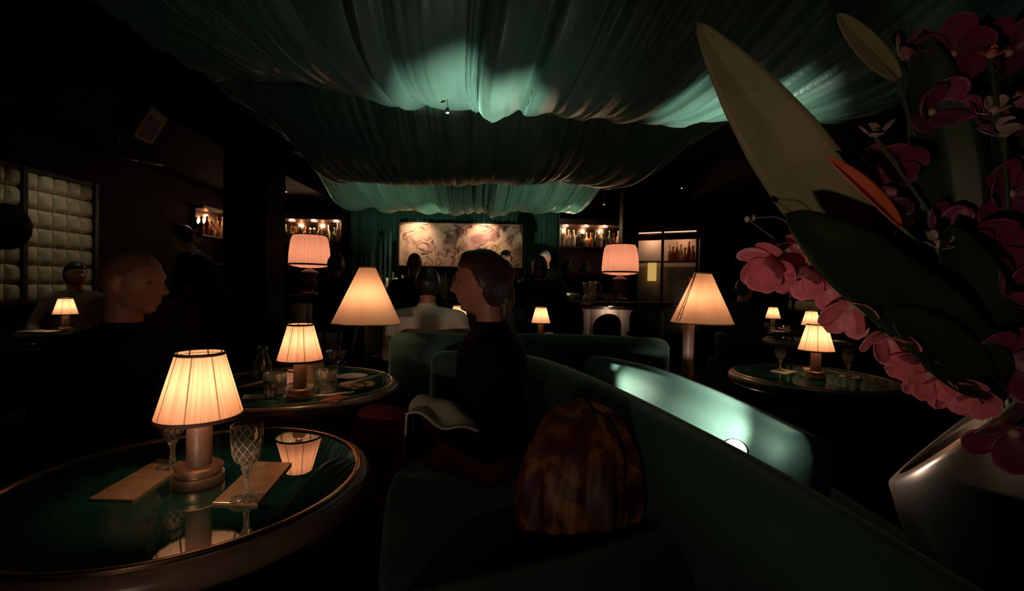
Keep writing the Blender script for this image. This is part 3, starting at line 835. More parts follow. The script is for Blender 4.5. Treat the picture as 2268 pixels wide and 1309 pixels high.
# things on the crowded table
def tumbler(label, p, water=.6):
    root = thing('water_tumbler', label, 'glass', p, group='water tumblers on the crowded table')
    MB().lathe([(.001, 0), (.036, 0), (.038, .003), (.041, .088), (.0392, .0885), (.0362, .012), (.001, .010)], 40, cap=False).build('tumbler_wall', M['glass'], root)
    MB().lathe([(.001, .0105), (.0360, .0125), (.0355+.004*water, .0105+.07*water), (.001, .0105+.07*water)], 40).build('water', M['water'], root)
    return root
tumbler('water tumbler on the lamp side nearest the big shade', onmat(609, 877, .004), .75)
tumbler('water tumbler on the side of the seated woman', onmat(723, 868, .004), .55)
flat_card('menu_card', 'pale card under the tumbler closest to the nearest shade', 'menu', [(535, 885), (636, 881), (640, 874), (540, 876)], M['paper'], .003)
flat_card('red_coaster', 'dark red napkin lying before the second tumbler', 'napkin', [(706, 890), (745, 892), (775, 880), (740, 876)], M['rednap'], .003)
flat_card('menu_card', 'pale card under the tumbler by the seated woman', 'menu', [(692, 880), (736, 877), (784, 868), (735, 864)], M['paper'], .003)
flat_card('folded_napkin', 'folded pink paper napkin behind the tumblers', 'napkin', [(630, 868), (690, 868), (698, 850), (640, 851)], M['cream'], .006)
def dish(label, p, r, h, m, name='serving_dish', food=None):
    root = thing(name, label, 'dish', p)
    MB().lathe([(.001, 0), (r*.55, 0), (r*.6, .004), (r, h), (r*.96, h), (r*.55, .008), (.001, .007)], 40, cap=False).build('dish_body', m, root)
    if food:
        f = MB(); rr = random.Random(4)
        for k in range(14):
            a = rr.uniform(0, 6.28); q = rr.uniform(0, r*.6)
            f.ball((q*math.cos(a), q*math.sin(a), .012+.004*rr.random()), (.012, .010, .008), 8, 6)
        f.build('food', food, root)['kind'] = 'stuff'
    return root
p = table_pt(790, 862); dish('dark dish of food with chopsticks by the seated woman', (p.x, p.y, TZ), .075, .022, M['slate'], food=M['olive'])
p2 = table_pt(556, 858); dish('dark dish with chopsticks behind the nearest shade', (p2.x, p2.y, TZ), .085, .02, M['slate'])
p3 = table_pt(780, 838); dish('shallow dark plate near the far edge of the crowded table', (p3.x, p3.y, TZ), .07, .012, M['slate'], name='side_plate')
def sticks(label, a, b, group='pairs of chopsticks'):
    root = thing('chopsticks', label, 'chopsticks', a, group=group)
    d = Vector(b)-Vector(a); n = Vector((-d.y, d.x, 0)).normalized()*.007
    for s_ in (-1, 1):
        MB().tube([n*s_*.6, d*.5+n*s_, d+n*s_*1.3], [.0022, .003, .004], 8).build('chopstick', M['chop'], root)
    return root
q0 = PZ(757, 851, TZ+.024); q1 = PZ(853, 827, TZ+.03); sticks('pale chopsticks lying across the dish of food', q0, q1)
q0 = PZ(528, 858, TZ+.026); q1 = PZ(596, 842, TZ+.028); sticks('pale chopsticks lying across the dish behind the nearest shade', q0, q1)
# coupe cocktail with garnish
p = table_pt(743, 838); co = thing('cocktail_coupe', 'pink cocktail in a stemmed coupe with curled peel', 'cocktail', (p.x, p.y, TZ))
MB().lathe([(.001, .068), (.012, .070), (.030, .084), (.042, .105), (.044, .128), (.0428, .1285), (.0408, .106), (.029, .087), (.001, .074)], 40, cap=False).build('bowl', M['glass'], co)
MB().lathe([(.001, .0745), (.028, .088), (.0400, .107), (.001, .107)], 40).build('drink', M['pinkdrink'], co)
MB().lathe([(.034, 0), (.034, .002), (.006, .006), (.0035, .02), (.0035, .06), (.01, .068)], 24).build('stem', M['glass'], co)
MB().tube([(-.022, 0, .145), (-.018, 0, .130), (-.008, 0, .120), (.004, 0, .118), (.014, 0, .128), (.018, 0, .150)], .0042, 8).build('garnish', M['peel'], co)
p = table_pt(690, 846); ch = thing('candle_holder', 'pale pink cylinder holder standing behind the second lamp', 'holder', (p.x, p.y, TZ))
MB().lathe([(.001, 0), (.048, 0), (.050, .003), (.050, .085), (.046, .085), (.046, .008), (.001, .008)], 40, cap=False).build('holder_body', M['cream'], ch)
p = table_pt(575, 848); db = thing('water_carafe', 'dim glass carafe at the far edge behind the nearest shade', 'carafe', (p.x-.02, p.y+.06, TZ))
MB().lathe([(.001, 0), (.036, 0), (.038, .01), (.036, .08), (.022, .11), (.018, .13), (.022, .15), (.02, .15), (.016, .13), (.02, .11), (.033, .08), (.034, .012), (.001, .01)], 32, cap=False).build('carafe_body', M['glass'], db)
# far tables: small glasses and napkins
for i, (px, Y, kind, lab) in enumerate(((1216, 3.77, 'g', 'small tumbler beside the lone lamp past the back booth'), (1274, 3.72, 'n', 'white saucer on the table past the back booth'),
        (1040, 3.72, 'g', 'small tumbler beside the lamp behind the woman in profile'), (1700, 5.1, 'g', 'stemmed glass on the farthest table by the arm'), (1740, 5.15, 'g', 'stemmed glass on the farthest table past its lamp'),
        (105, 3.62, 'n', 'white folded napkin on the table of the tan-shirted diner'), (70, 3.62, 'n', 'pale plate at the rim of the table of the tan-shirted diner'), (1722, 5.07, 'n', 'white napkin on the farthest table'), (1850, 4.1, 'n', 'pale plate on the table behind the pink petals'))):
    p = PX(px, 735, Y)
    if kind == 'g':
        o = MB().lathe([(.001, 0), (.034, 0), (.037, .07), (.034, .07), (.031, .008), (.001, .008)], 24, cap=False).build('tumbler', M['glass']); cat = 'glass'
    else:
        o = MB().lathe([(.001, 0), (.05, 0), (.085, .012), (.08, .014), (.05, .006), (.001, .006)], 28, cap=False).build('saucer' if 'napkin' not in lab else 'napkin', M['linen']); cat = 'plate' if 'napkin' not in lab else 'napkin'
    o.location = (p.x, Y, TZ+.001); tag(o, lab, cat)

# ------------------------------------------------------------------ cone floor lamps
def cone_lamp(label, c, zb_, zt, rb, rt, off, polem, lines, power, tilt=0.0):
    root = thing('cone_floor_lamp', label, 'lamp', (c[0], c[1], 0), group='cone shaded floor lamps')
    n = 96; pr = [(rb+(rt-rb)*k/12, zb_+(zt-zb_)*k/12) for k in range(13)]
    sh = MB().lathe(pr, n, cap=False).build('shade', M['cone'], root, uvring=n)
    MB().lathe([(rt, zt-.004), (rt+.004, zt-.004), (rt+.004, zt+.004), (rt-.003, zt+.006), (rt-.003, zt-.004)], 48, cap=False).build('top_ring', M['bronze'], sh)
    MB().lathe([(rb-.001, zb_-.002), (rb+.0025, zb_-.002), (rb+.002, zb_+.004), (rb-.002, zb_+.003)], 72, cap=False).build('bottom_ring', M['paper'], sh)
    if lines:   # two dark laces with cross stitches down the seam, facing the viewer's side
        L = MB()
        a0 = math.atan2(-c[1], -c[0]) - R(52)
        for da in (0, R(9)):
            L.tube([((rb+(rt-rb)*t+.002)*math.cos(a0+da*(1-.35*t)), (rb+(rt-rb)*t+.002)*math.sin(a0+da*(1-.35*t)), zb_+(zt-zb_)*t) for t in (.04, .3, .6, .98)], .0022, 6)
        for t in (.18, .32, .75, .9):
            L.tube([((rb+(rt-rb)*t+.002)*math.cos(a0+da*(1-.35*t)), (rb+(rt-rb)*t+.002)*math.sin(a0+da*(1-.35*t)), zb_+(zt-zb_)*t) for da in (0, R(5), R(9))], .0022, 6)
        L.build('seam_lacing', M['trim'], sh)
    ox, oy = off
    pw = .033 if lines else .012
    MB().lathe([(.001, .02), (pw, .02), (pw, zb_+.03), (.006, zb_+.05), (.006, zt-.02), (.001, zt-.02)], 24, c=(ox, oy, 0)).build('pole', polem, root, angle=40)
    MB().lathe([(.001, 0), (.14, 0), (.14, .015), (.03, .03), (.001, .03)], 36, c=(ox, oy, 0)).build('base', M['black'], root)
    sp = MB()
    for k in range(3):
        a = 2*PI*k/3; sp.tube([(ox, oy, zt-.03), (rt*math.cos(a), rt*math.sin(a), zt-.004)], .002, 5)
    sp.build('spider', M['black'], sh)
    point('bulb', (ox*.3, oy*.3-.02, zb_+(zt-zb_)*.42), power, (1, .62, .36), .03, root)
    return root
Yc = 2.55
pt = PX(812, 592, Yc); pb = PX(812, 716, Yc)
cone_lamp('cream cone-shaded floor lamp in front of the white-shirted man', (pb.x, Yc), pb.z, pt.z, 74*Yc/1000, 17*Yc/1000, (0, 0), M['black'], False, 1.8)
Yd = 2.72
pt = PX(1555, 606, Yd); pb = PX(1554, 715, Yd)
cone_lamp('cream cone-shaded floor lamp with dark laced seam', (pb.x, Yd), pb.z, pt.z, 66*Yd/1000, 18*Yd/1000, (-.07, .02), M['column'], True, 1.5)

# ------------------------------------------------------------------ upholstery
def sweep_back(path, half, z0, z1, n=90, lean=None):
    """upholstered back: rounded-top section swept along a floor path; ends rounded"""
    pts = crom(path, n); out = []
    pts = [np.array(p) for p in pts]
    for k in range(n):
        t = pts[min(k+1, n-1)] - pts[max(k-1, 0)]; t = t/np.linalg.norm(t); nrm = np.array((-t[1], t[0]))
        e = min(k, n-1-k)/4.0
        s_ = 1 if e >= 1 else math.sqrt(max(0.02, 1-(1-e)**2))
        ring = []
        h = half*s_; top = z1 - (1-s_)*.06
        for q in range(13):
            a = PI*q/12
            ring.append((pts[k][0]+nrm[0]*h*math.cos(a), pts[k][1]+nrm[1]*h*math.cos(a), top-half+half*math.sin(a)))
        ring.append((pts[k][0]-nrm[0]*h, pts[k][1]-nrm[1]*h, z0)); ring.append((pts[k][0]+nrm[0]*h, pts[k][1]+nrm[1]*h, z0))
        out.append(ring)
    return MB().loft(out)
def seat_loft(outer, inner, z0, z1, n=80):
    A = crom(outer, n); B = crom(inner, n); rings = []
    for k in range(n):
        a, b = np.array(A[k]), np.array(B[k]); d = b-a; L = np.linalg.norm(d); d = d/L
        sec = [(0, z0), (0, z1)] + [(L*f, z1+.012*math.sin(PI*f)) for f in (.15, .35, .6, .85)]
        r_ = .05
        for q in range(1, 7):
            an = PI/2*q/6; sec.append((L-r_+r_*math.sin(an), z1-r_+r_*math.cos(an)))
        sec += [(L, z0)]
        rings.append([(a[0]+d[0]*s_, a[1]+d[1]*s_, z) for s_, z in sec])
    return MB().loft(rings)
sofa = thing('curved_sofa', 'near curved green velvet sofa where the woman in profile sits', 'sofa', (0, 0, 0))
bp = [(-.42, 2.36), (-.15, 2.37), (.06, 2.28), (.20, 2.03), (.33, 1.62), (.435, 1.15), (.50, .75), (.53, .2), (.52, -.5)]
ip = [(-.47, 2.05), (-.46, 2.0), (-.45, 1.92), (-.44, 1.78), (-.42, 1.55), (-.34, 1.2), (-.28, .95), (-.24, .3), (-.24, -.5)]
sweep_back(bp, .075, .06, .80).build('backrest', M['velvet'], sofa)
ob_ = [(x-.05, y-.04) for x, y in bp]
seat_loft(ob_, ip, .06, .44).build('seat', M['velvet'], sofa)
sweep_back([(-.25, .755), (-.02, .845), (.20, .945), (.40, 1.06), (.47, 1.13)], .105, .3, .575).build('bolster', M['velvet'], sofa)
pl = MB().loft([[(p[0]+dx, p[1]+dy, z) for p in crom(bp, 40)] for dx, dy, z in ((-.03, 0, 0), (-.03, 0, .06))], cap=False); pl.build('plinth', M['black'], sofa)

booth = thing('curved_sofa', 'second green velvet sofa whose back catches the bright spot', 'sofa', (0, 0, 0))
bp2 = [(.44, 2.58), (.56, 2.45), (.70, 2.15), (.765, 1.75), (.78, 1.42), (.775, 1.14)]
sweep_back(bp2, .075, .06, .765).build('backrest', M['velvet'], booth)
ip2 = [(.90, 2.72), (1.02, 2.5), (1.15, 2.2), (1.2, 1.75), (1.2, 1.42), (1.2, 1.2)]
seat_loft([(x+.04, y) for x, y in bp2], ip2, .06, .44).build('seat', M['velvet'], booth)

back = thing('curved_sofa', 'dark green curved booth back below the white-shirted man', 'sofa', (0, 0, 0))
bp3 = [(-.62, 2.70), (-.3, 2.80), (.16, 2.86), (.56, 2.76), (.80, 2.44)]
bp3 = [(-.74, 2.74), (-.3, 2.80), (.16, 2.86), (.58, 2.84), (.95, 2.70)]
sweep_back(bp3, .07, .06, .85).build('backrest', M['velvet'], back)
seat_loft([(x, y+.05) for x, y in bp3], [(-.75, 3.2), (-.35, 3.32), (.16, 3.38), (.62, 3.36), (1.1, 3.15)], .06, .44).build('seat', M['velvet'], back)

# scarf bundle on the seat
def scarf():
    nu, nv = 120, 60; rings = []
    for j in range(nv+1):
        v = j/nv; ring = []
        w = float(np.interp(v, (0, .04, .15, .45, .7, .85, .94, 1), (.125, .140, .150, .158, .140, .112, .07, .015)))
        for i in range(nu):
            t = 2*PI*i/nu
            f = .013*math.sin(7*t+2.2*math.sin(3*v))+.008*math.sin(13*t+1+4*v)+.005*math.sin(23*t-3*v)
            r_ = w+f*(1-.5*v)
            ring.append((r_*math.cos(t)+.02*v, .58*r_*math.sin(t)+.09*v*v, .365*v+.01*math.sin(3*t)*v))
        rings.append(ring)
    return MB().loft(rings)
o = scarf().build('bundled_scarf', M['scarf'], loc=(.17, 1.175, .452), rz=R(-14))
tag(o, 'amber and dark red printed scarf bundled on the sofa seat', 'scarf')

# ------------------------------------------------------------------ people
def head_mesh(female=False, off=0.0, cut=None, inner=-.006, n=64, m=48):
    """head in its own frame: face to +y; returns verts, faces. off/cut make a hair cap: outside hairline uses inner offset."""
    th = np.linspace(0, 2*PI, n, endpoint=False); ph = np.linspace(-PI/2+.03, PI/2-.03, m)
    T, Pp = np.meshgrid(th, ph)
    d = np.stack([np.cos(Pp)*np.cos(T), np.cos(Pp)*np.sin(T), np.sin(Pp)], -1)
    x, y, z = d[..., 0]*.0755, d[..., 1]*.098, d[..., 2]*.116
    t = np.clip(-d[..., 2], 0, 1)
    x = x*(1-.26*t**1.3); fy = d[..., 1]
    y = np.where(fy < 0, y*(1-.42*t**1.1), y*(1+.28*t*t))
    p = np.stack([x, y, z], -1)
    def G(cx, cy, cz, sx, sy, sz): return np.exp(-((p[..., 0]-cx)/sx)**2-((p[..., 1]-cy)/sy)**2-((p[..., 2]-cz)/sz)**2)
    k = .85 if female else 1.0
    dy = k*.022*G(0, .095, -.022, .0125, .05, .013)+k*.016*G(0, .095, -.004, .009, .05, .022)
    dy += .008*k*G(0, .09, .036, .05, .05, .011)
    dy -= .013*(G(.031, .088, .013, .015, .05, .010)+G(-.031, .088, .013, .015, .05, .010))
    dy -= .006*G(0, .09, .018, .010, .05, .008)
    dy += .008*G(0, .09, -.050, .020, .05, .005)+.008*G(0, .09, -.063, .018, .05, .006)-.004*G(0, .09, -.0565, .022, .05, .003)
    dy += .015*G(0, .075, -.094, .024, .06, .015)-.005*G(0, .085, -.076, .022, .05, .006)
    dy -= .004*G(0, .09, -.038, .02, .05, .006)
    dy += .004*(G(.046, .07, -.015, .02, .05, .02)+G(-.046, .07, -.015, .02, .05, .02))
    p[..., 1] += dy
    if cut is not None:
        msk = cut(p, d)[..., None]
        p = p + d*(inner*(1-msk)+off*msk)
    elif off: p = p+d*off
    V = p.reshape(-1, 3); fs = []
    for a in range(m-1):
        for i in range(n):
            j = (i+1) % n; fs.append((a*n+i, a*n+j, (a+1)*n+j, (a+1)*n+i))
    fs.append(tuple(range(n-1, -1, -1))); fs.append(tuple(range((m-1)*n, m*n)))
    return V, fs
def sstep(a, b, x): t = np.clip((x-a)/(b-a), 0, 1); return t*t*(3-2*t)
def hair_short(p, d):   # above a line that runs from forehead to nape
    line = .060 - .040*sstep(.065, .02, p[..., 1]) - .095*sstep(-.012, -.055, p[..., 1])
    return sstep(-.008, .010, p[..., 2]-line)
def hair_back(p, d):
    line = .058 - .16*sstep(.045, -.05, p[..., 1])
    return sstep(-.008, .010, p[..., 2]-line)

def remeshed(mb, vox, name, m, parent, smooth_it=2, sm=.5):
    tmp = mb.build('tmp', None, smooth=True)
    md = tmp.modifiers.new('r', 'REMESH'); md.mode = 'VOXEL'; md.voxel_size = vox; md.use_smooth_shade = True
    if smooth_it:
        s_ = tmp.modifiers.new('s', 'SMOOTH'); s_.iterations = smooth_it; s_.factor = sm
    dg = bpy.context.evaluated_depsgraph_get(); dg.update()
    me = bpy.data.meshes.new_from_object(tmp.evaluated_get(dg))
    bpy.data.objects.remove(tmp)
    me.name = name; me.materials.clear(); me.materials.append(m)
    me.polygons.foreach_set('use_smooth', [True]*len(me.polygons))
    o = bpy.data.objects.new(name, me); COL.objects.link(o); o.parent = parent
    return o

def hand(mb, w, d, nrm, s=1.0, curl=.5, thumb=1):
    """w wrist, d pointing direction, nrm palm normal (palm side)"""
    d = Vector(d).normalized(); nrm = (Vector(nrm)-d*Vector(nrm).dot(d)).normalized(); side = d.cross(nrm).normalized()*thumb
    w = Vector(w)
    k1 = w+d*.085*s
    for q in (-.028, -.010, .010, .026): mb.capsule(w+d*.012*s+side*q*.6*s, k1+side*q*s, .015*s, .0115*s, 10, 3)
    for q, L in ((-.030, .062), (-.010, .075), (.010, .080), (.029, .070)):
        a = k1+side*q*s; dir_ = d.copy()
        for seg in range(3):
            dir_ = (Matrix.Rotation(curl*.75, 3, side*thumb) @ dir_) if False else (dir_+nrm*curl*.55).normalized()
            b = a+dir_*L*s*(.45, .32, .25)[seg]
            mb.capsule(a, b, (.0088, .0082, .0076)[seg]*s, (.0082, .0076, .0066)[seg]*s, 10, 3); a = b
    a = w+d*.025*s+side*.030*s; b = a+(d*.6+side*.7+nrm*.3).normalized()*.042*s; c = b+(d*.9+side*.15+nrm*.4).normalized()*.032*s
    mb.capsule(a, b, .0125*s, .0100*s, 10, 3); mb.capsule(b, c, .0098*s, .0078*s, 10, 3)

def torso_rings(P, N, up, right, fwd, inf, female, shoulder):
    k = .90 if female else 1.0
    prof = [(-.10, .120, .090), (-.05, .165, .115), (.02, .172, .120), (.12, .150 if not female else .130, .105), (.22, .148 if not female else .132, .106), (.32, .168, .118), (.40, .178, .112), (.455, .172, .092), (.485, .120, .07), (.505, .07, .058)]
    L = (N-P).length/.48; out = []
    for h, rx, ry in prof:
        rx = rx*k*(shoulder if h > .28 else 1)
        c = P+up*h*L; rx += inf; ry += inf
        out.append([c+right*rx*math.copysign(abs(math.cos(a))**.85, math.cos(a))+fwd*ry*math.copysign(abs(math.sin(a))**.9, math.sin(a)) for a in [2*PI*i/28 for i in range(28)]])
    return out

def person(label, loc, heading, seat=.44, stand=False, lean=0.0, slean=0.0, hyaw=0.0, hpitch=0.0, hands=None, elbows=None, knees=None, feet=None,
           skin='skin1', hair=('short', 'hair_dark'), top='cl_black', bottom='cl_black', shoe='cl_black', female=False, vox=.012, bulk=1.0, eyes=False, collar=False, tie=False, sink=0.0, extra_hair=None, hscale=1.0, nolap=False):
    """local frame: +y forward, +x to the person's right, origin on the floor under the pelvis"""
    root = thing('person', label, 'person', (loc[0], loc[1], 0), heading)
    pz = .93 if stand else seat+.108
    P = Vector((0, 0, pz))
    up = (Matrix.Rotation(-lean, 3, 'X') @ (Matrix.Rotation(slean, 3, 'Y') @ Vector((0, 0, 1)))).normalized()
    up = Vector((math.sin(slean), math.sin(lean), math.cos(lean)*math.cos(slean))).normalized()
    right = Vector((1, 0, 0)); right = (right-up*right.dot(up)).normalized(); fwd = up.cross(right).normalized()
    tl = (.49 if stand else .47-sink)*(.96 if female else 1)
    N = P+up*tl
    HM = Matrix.Rotation(hyaw, 3, 'Z') @ Matrix.Rotation(hpitch, 3, 'X')
    Hc = N+(up*.6+Vector((0, 0, .4))).normalized()*.185+fwd*.028
    def hx(v): return [tuple(Hc+HM @ (Vector(q)*hscale)) for q in v]
    sw = .185*bulk*(.90 if female else 1)
    S = [N+right*sx*sw-up*.055 for sx in (-1, 1)]
    if hands is None:
        hands = [(-.17, .30, pz+.07), (.17, .30, pz+.07)] if not stand else [(-.25, .08, .86), (.25, .08, .86)]
    hands = [Vector(h) for h in hands]
    Es = []
    for i, s_ in enumerate((-1, 1)):
        if elbows: Es.append(Vector(elbows[i])); continue
        d = hands[i]-S[i]; L = min(d.length, .53); dn = d.normalized()
        a = .29; bb = .26; q = (a*a-bb*bb+L*L)/(2*L); hgt = math.sqrt(max(0, a*a-q*q))
        pole = Vector((s_*.55, -.35, -.8)); pole = (pole-dn*pole.dot(dn)).normalized()
        Es.append(S[i]+dn*q+pole*hgt)
    hips = [P+right*s_*.085 for s_ in (-1, 1)]
    if knees is None: knees = [(-.13, .43, pz-.02), (.13, .43, pz-.02)] if not stand else [(-.10, .03, .50), (.10, .03, .50)]
    if feet is None: feet = [(-.12, .45, .09), (.12, .45, .09)] if not stand else [(-.11, -.02, .09), (.11, -.02, .09)]
    knees = [Vector(k) for k in knees]; feet = [Vector(f) for f in feet]
    body = MB(); V, fs = head_mesh(female); body.add(hx(V), fs)
    for s_ in (-1, 1):
        rot = HM @ Matrix.Rotation(R(-12), 3, 'X') @ Matrix.Rotation(R(s_*14), 3, 'Z')
        body.ball(Hc+HM @ Vector((s_*.076, -.008, .002))*hscale, (.010, .019, .033), 14, 8, rot)
        body.ball(Hc+HM @ Vector((s_*.074, -.006, -.022))*hscale, (.009, .011, .014), 10, 6, rot)
    body.capsule(N-up*.03, Hc+HM @ Vector((0, -.018, -.06)), .060*(.85 if female else 1), .053*(.88 if female else 1))
    def body_shape(mb, inf, arms=True, legs=True, tor=True):
        if tor: mb.loft(torso_rings(P, N, up, right, fwd, inf, female, bulk))
        for i, s_ in enumerate((-1, 1)):
            if arms:
                mb.capsule(N+right*s_*.07-up*.03, S[i], .055+inf, .056+inf)
                mb.capsule(S[i], Es[i], .052+inf, .041+inf); mb.capsule(Es[i], hands[i], .041+inf, .028+inf*.8)
            if legs:
                mb.capsule(hips[i], knees[i], .088+inf, .058+inf); mb.capsule(knees[i], feet[i], .056+inf, .040+inf*1.3)
    body_shape(body, 0)
    for i, s_ in enumerate((-1, 1)):
        d = (hands[i]-Es[i]).normalized()
        hand(body, hands[i], d, (-.2*s_, .1, -1), 1.0 if not female else .9, .5, s_)
        f = feet[i]; body.capsule(f+Vector((0, -.03, -.045)), f+Vector((0, .15, -.058)), .04, .028)
    remeshed(body, vox if vox > .006 else .0042, 'body', M[skin], root, 2, .3)
    tp = MB(); body_shape(tp, .013, True, False, True)
    tp.lathe([(.066, -.03), (.070, .0), (.064, .03)], 28, c=tuple(N+up*.015)) if top != 'cl_white' else tp.lathe([(.066, -.03), (.068, .0), (.060, .045)], 28, c=tuple(N+up*.02))
    tg = remeshed(tp, max(vox*1.0, .008), 'top_garment', M[top], root, 3, .5)
    bt = MB(); bt.loft(torso_rings(P, N, up, right, fwd, .010, female, bulk)[:4])
    body_shape(bt, .016, False, True, False)
    remeshed(bt, max(vox*1.2, .010), 'trousers', M[bottom], root, 3, .5)
    for i, s_ in enumerate((-1, 1)):
        f = feet[i]; sh = MB().capsule(f+Vector((0, -.03, -.045)), f+Vector((0, .165, -.055)), .047, .033); sh.build('shoe', M[shoe], root)
    if hair:
        kind, hm_ = hair
        hb = MB()
        if kind == 'short': V, fs = head_mesh(female, .012, hair_short)
        elif kind == 'buzz': V, fs = head_mesh(female, .0025, hair_short)
        else: V, fs = head_mesh(female, .013, hair_back)
        hb.add(hx(V), fs)
        if extra_hair:
            for c, r_ in extra_hair: hb.ball(Hc+HM @ Vector(c), r_, 18, 12, HM)
        remeshed(hb, max(.005, vox*.6), 'hair', M[hm_], root, 1, .4)
    if collar:
        cb = MB().lathe([(.058, .0), (.064, .005), (.066, .045), (.060, .05)], 24, c=tuple(N+up*.012), cap=False)
        fr_ = MB(); c = N+fwd*.102-up*.05
        cb.add([c+right*.045+up*.05-fwd*.02, c-right*.045+up*.05-fwd*.02, c-up*.16+fwd*.028], [(0, 1, 2)])
        cb.build('shirt_collar', M['cl_white'], tg)
    if tie:
        c = N+fwd*.085+up*.015
        tb = MB()
        for s_ in (-1, 1): tb.ball(c+right*s_*.026, (.022, .010, .016), 12, 8)
        tb.ball(c, (.010, .012, .011), 10, 6); tb.build('bow_tie', M['cl_white' if tie == 'white' else 'cl_black'], tg)
    if eyes:
        eb = MB()
        for s_ in (-1, 1): eb.ball(Hc+HM @ Vector((s_*.031, .0720, .013)), .0095, 14, 10)
        eb.build('eyes', M['eye'], root)
    return root, Hc

# bald man in profile (faces +x): heading -90deg
person('bald man in black seated in profile facing the crowded table', (-1.445, 1.62), R(-90), seat=.365, lean=.10, hyaw=R(4), hpitch=R(-6), hands=[(-.10, .26, .56), (.12, .24, .54)],
       hair=('buzz', 'buzzed'), vox=.0055, skin='skin1', eyes=True)
# woman in profile (faces -x): heading +90deg
wz = .535
person('woman with pinned-up hair in black top seated in profile', (-.05, 1.66), R(86), seat=.44, sink=.035, lean=.06, hyaw=R(0), hpitch=R(-3),
       hands=[(-.12, .20, .66), (.12, .20, .66)], knees=[(-.15, .40, .655), (.06, .40, .56)], feet=[(-.02, .52, .30), (.10, .44, .09)],
       skin='skin2', hair=('back', 'hair_brown'), bottom='cl_red', female=True, vox=.0055, eyes=True,
       extra_hair=[((0, -.070, .045), (.05, .045, .045)), ((0, -.100, .030), (.026, .022, .030)), ((0, .035, .098), (.045, .045, .026)), ((.0, -.088, -.045), (.03, .03, .07)), ((.0, -.080, -.10), (.025, .024, .05))])
# napkin draped over the woman's knee
def napkin():
    rows = []
    for i in range(41):
        u = i/40; row = []
        for j in range(31):
            v = j/30
            y = -.10+.22*v
            s_ = (u-.35)*.36
            if s_ < 0:
                x = -.02*abs(s_)-.012*math.sin(14*v); z = s_*1.0
            else:
                x = s_; z = -.12*s_+.035*math.sin(PI*v)*math.exp(-((u-.55)/.18)**2)
            z += .012*math.sin(9*v+5*u)+.010*math.sin(17*u+3*v)
            row.append((x+.01*math.sin(11*v), y+.03*u*math.sin(7*u), z))
        rows.append(row)
    return MB().grid(rows)
o = napkin().build('linen_napkin', M['linen'], loc=tuple(PX(915, 905, 1.44)))
md = o.modifiers.new('t', 'SOLIDIFY'); md.thickness = .006; md.offset = 0
tag(o, 'white linen napkin draped over the knee of the woman in profile', 'napkin')

# white-shirted man seen from behind
p = PX(952, 650, 2.95)
person('dark-haired man in a white shirt seen from behind', (p.x-.035, 3.08), 0, seat=.385, lean=.03, slean=-.02, hyaw=R(14), hpitch=R(-8), hair=('back', 'hair_dark'), top='cl_white', vox=.010, bulk=1.14, hands=[(-.2, .36, .62), (.2, .36, .62)])

# bar stools
def stool(label, loc, rz):
    root = thing('bar_stool', label, 'bar stool', (loc[0], loc[1], 0), rz, 'black bar stools along the bar')
    MB().lathe([(.001, .60), (.17, .60), (.20, .62), (.20, .655), (.17, .675), (.001, .68)], 32).build('seat', M['velvet2'], root)
    P = []
    for i in range(17):
        a = R(200+140*i/16)
        P.append([(.205*math.cos(a), .205*math.sin(a), .66+z*(.35-.16*(abs(i-8)/8)**2.2*(1 if z > .5 else 0))) for z in (0, .33, .66, .9, 1)])
    o = MB().grid(P).build('backrest', M['velvet2'], root); m_ = o.modifiers.new('t', 'SOLIDIFY'); m_.thickness = .04
    for sx in (-1, 1):
        for sy in (-1, 1):
            MB().tube([(.13*sx, .13*sy, .61), (.19*sx, .19*sy, 0)], [.016, .012], 10).build('leg', M['black'], root)
    MB().lathe([(.168, .22), (.180, .22), (.180, .235), (.168, .235), (.168, .22)], 32, cap=False).build('foot_ring', M['bronze'], root)
    return root
bx = {}
for nm, px, Y, lab in (('b', 912, 4.85, 'bar stool under the broad man at the mural side'), ('c', 1196, 4.75, 'bar stool under the figure blocking the bartender'), ('f', 735, 5.2, 'bar stool under the figure beside the green curtain'),
                       ('g', 1344, 5.3, 'empty bar stool before the lit cream bar front'), ('h', 1428, 5.35, 'empty bar stool closest to the slim black pillar'), ('i', 1256, 5.25, 'empty bar stool behind the lone table lamp')):
    x = PX(px, 640, Y).x; bx[nm] = (x, Y); so_ = stool(lab, (x, Y), 0)
    if nm == 'g': so_.scale = (.86,)*3
ch_hands = [(-.2, .42, 1.02), (.2, .42, 1.02)]
sk = [(-.14, .42, .78), (.14, .42, .78)]; sf = [(-.12, .30, .34), (.12, .30, .34)]
person('broad man in black seated with his back turned before the mural', bx['b'], R(-12), seat=.67, lean=.06, hyaw=0, hpitch=R(-4), knees=sk, feet=sf, skin='skin3', hair=('buzz', 'hair_dark'), bulk=1.12, sink=.05, hands=[(-.25, .3, .95), (.25, .3, .95)])
person('figure in black seated at the bar blocking the bartender', bx['c'], R(4), seat=.67, lean=.10, hyaw=R(0), knees=sk, feet=sf, skin='skin3', hair=('back', 'hair_dark'), bulk=1.18, sink=.06, hands=[(-.2, .4, 1.0), (.2, .4, 1.0)], extra_hair=[((0, -.04, -.06), (.085, .06, .09))])
person('figure in black seated at the bar beside the green curtain', bx['f'], R(-30), seat=.67, lean=.06, knees=sk, feet=sf, skin='skin3', hair=('back', 'hair_dark'), sink=.06, hands=[(-.2, .4, 1.0), (.2, .4, 1.0)])
p = PX(1208, 600, 6.95)
person('bartender in dark jacket, white collar and pale tie behind the bar', (p.x, 6.98), R(168), stand=True, lean=.06, hyaw=R(-22), hpitch=R(-12), hair=('short', 'hair_grey'), skin='skin2', collar=True, tie='white', hands=[(-.26, .42, 1.06), (.05, .40, 1.06)], vox=.010)
p = PX(1128, 600, 6.95)
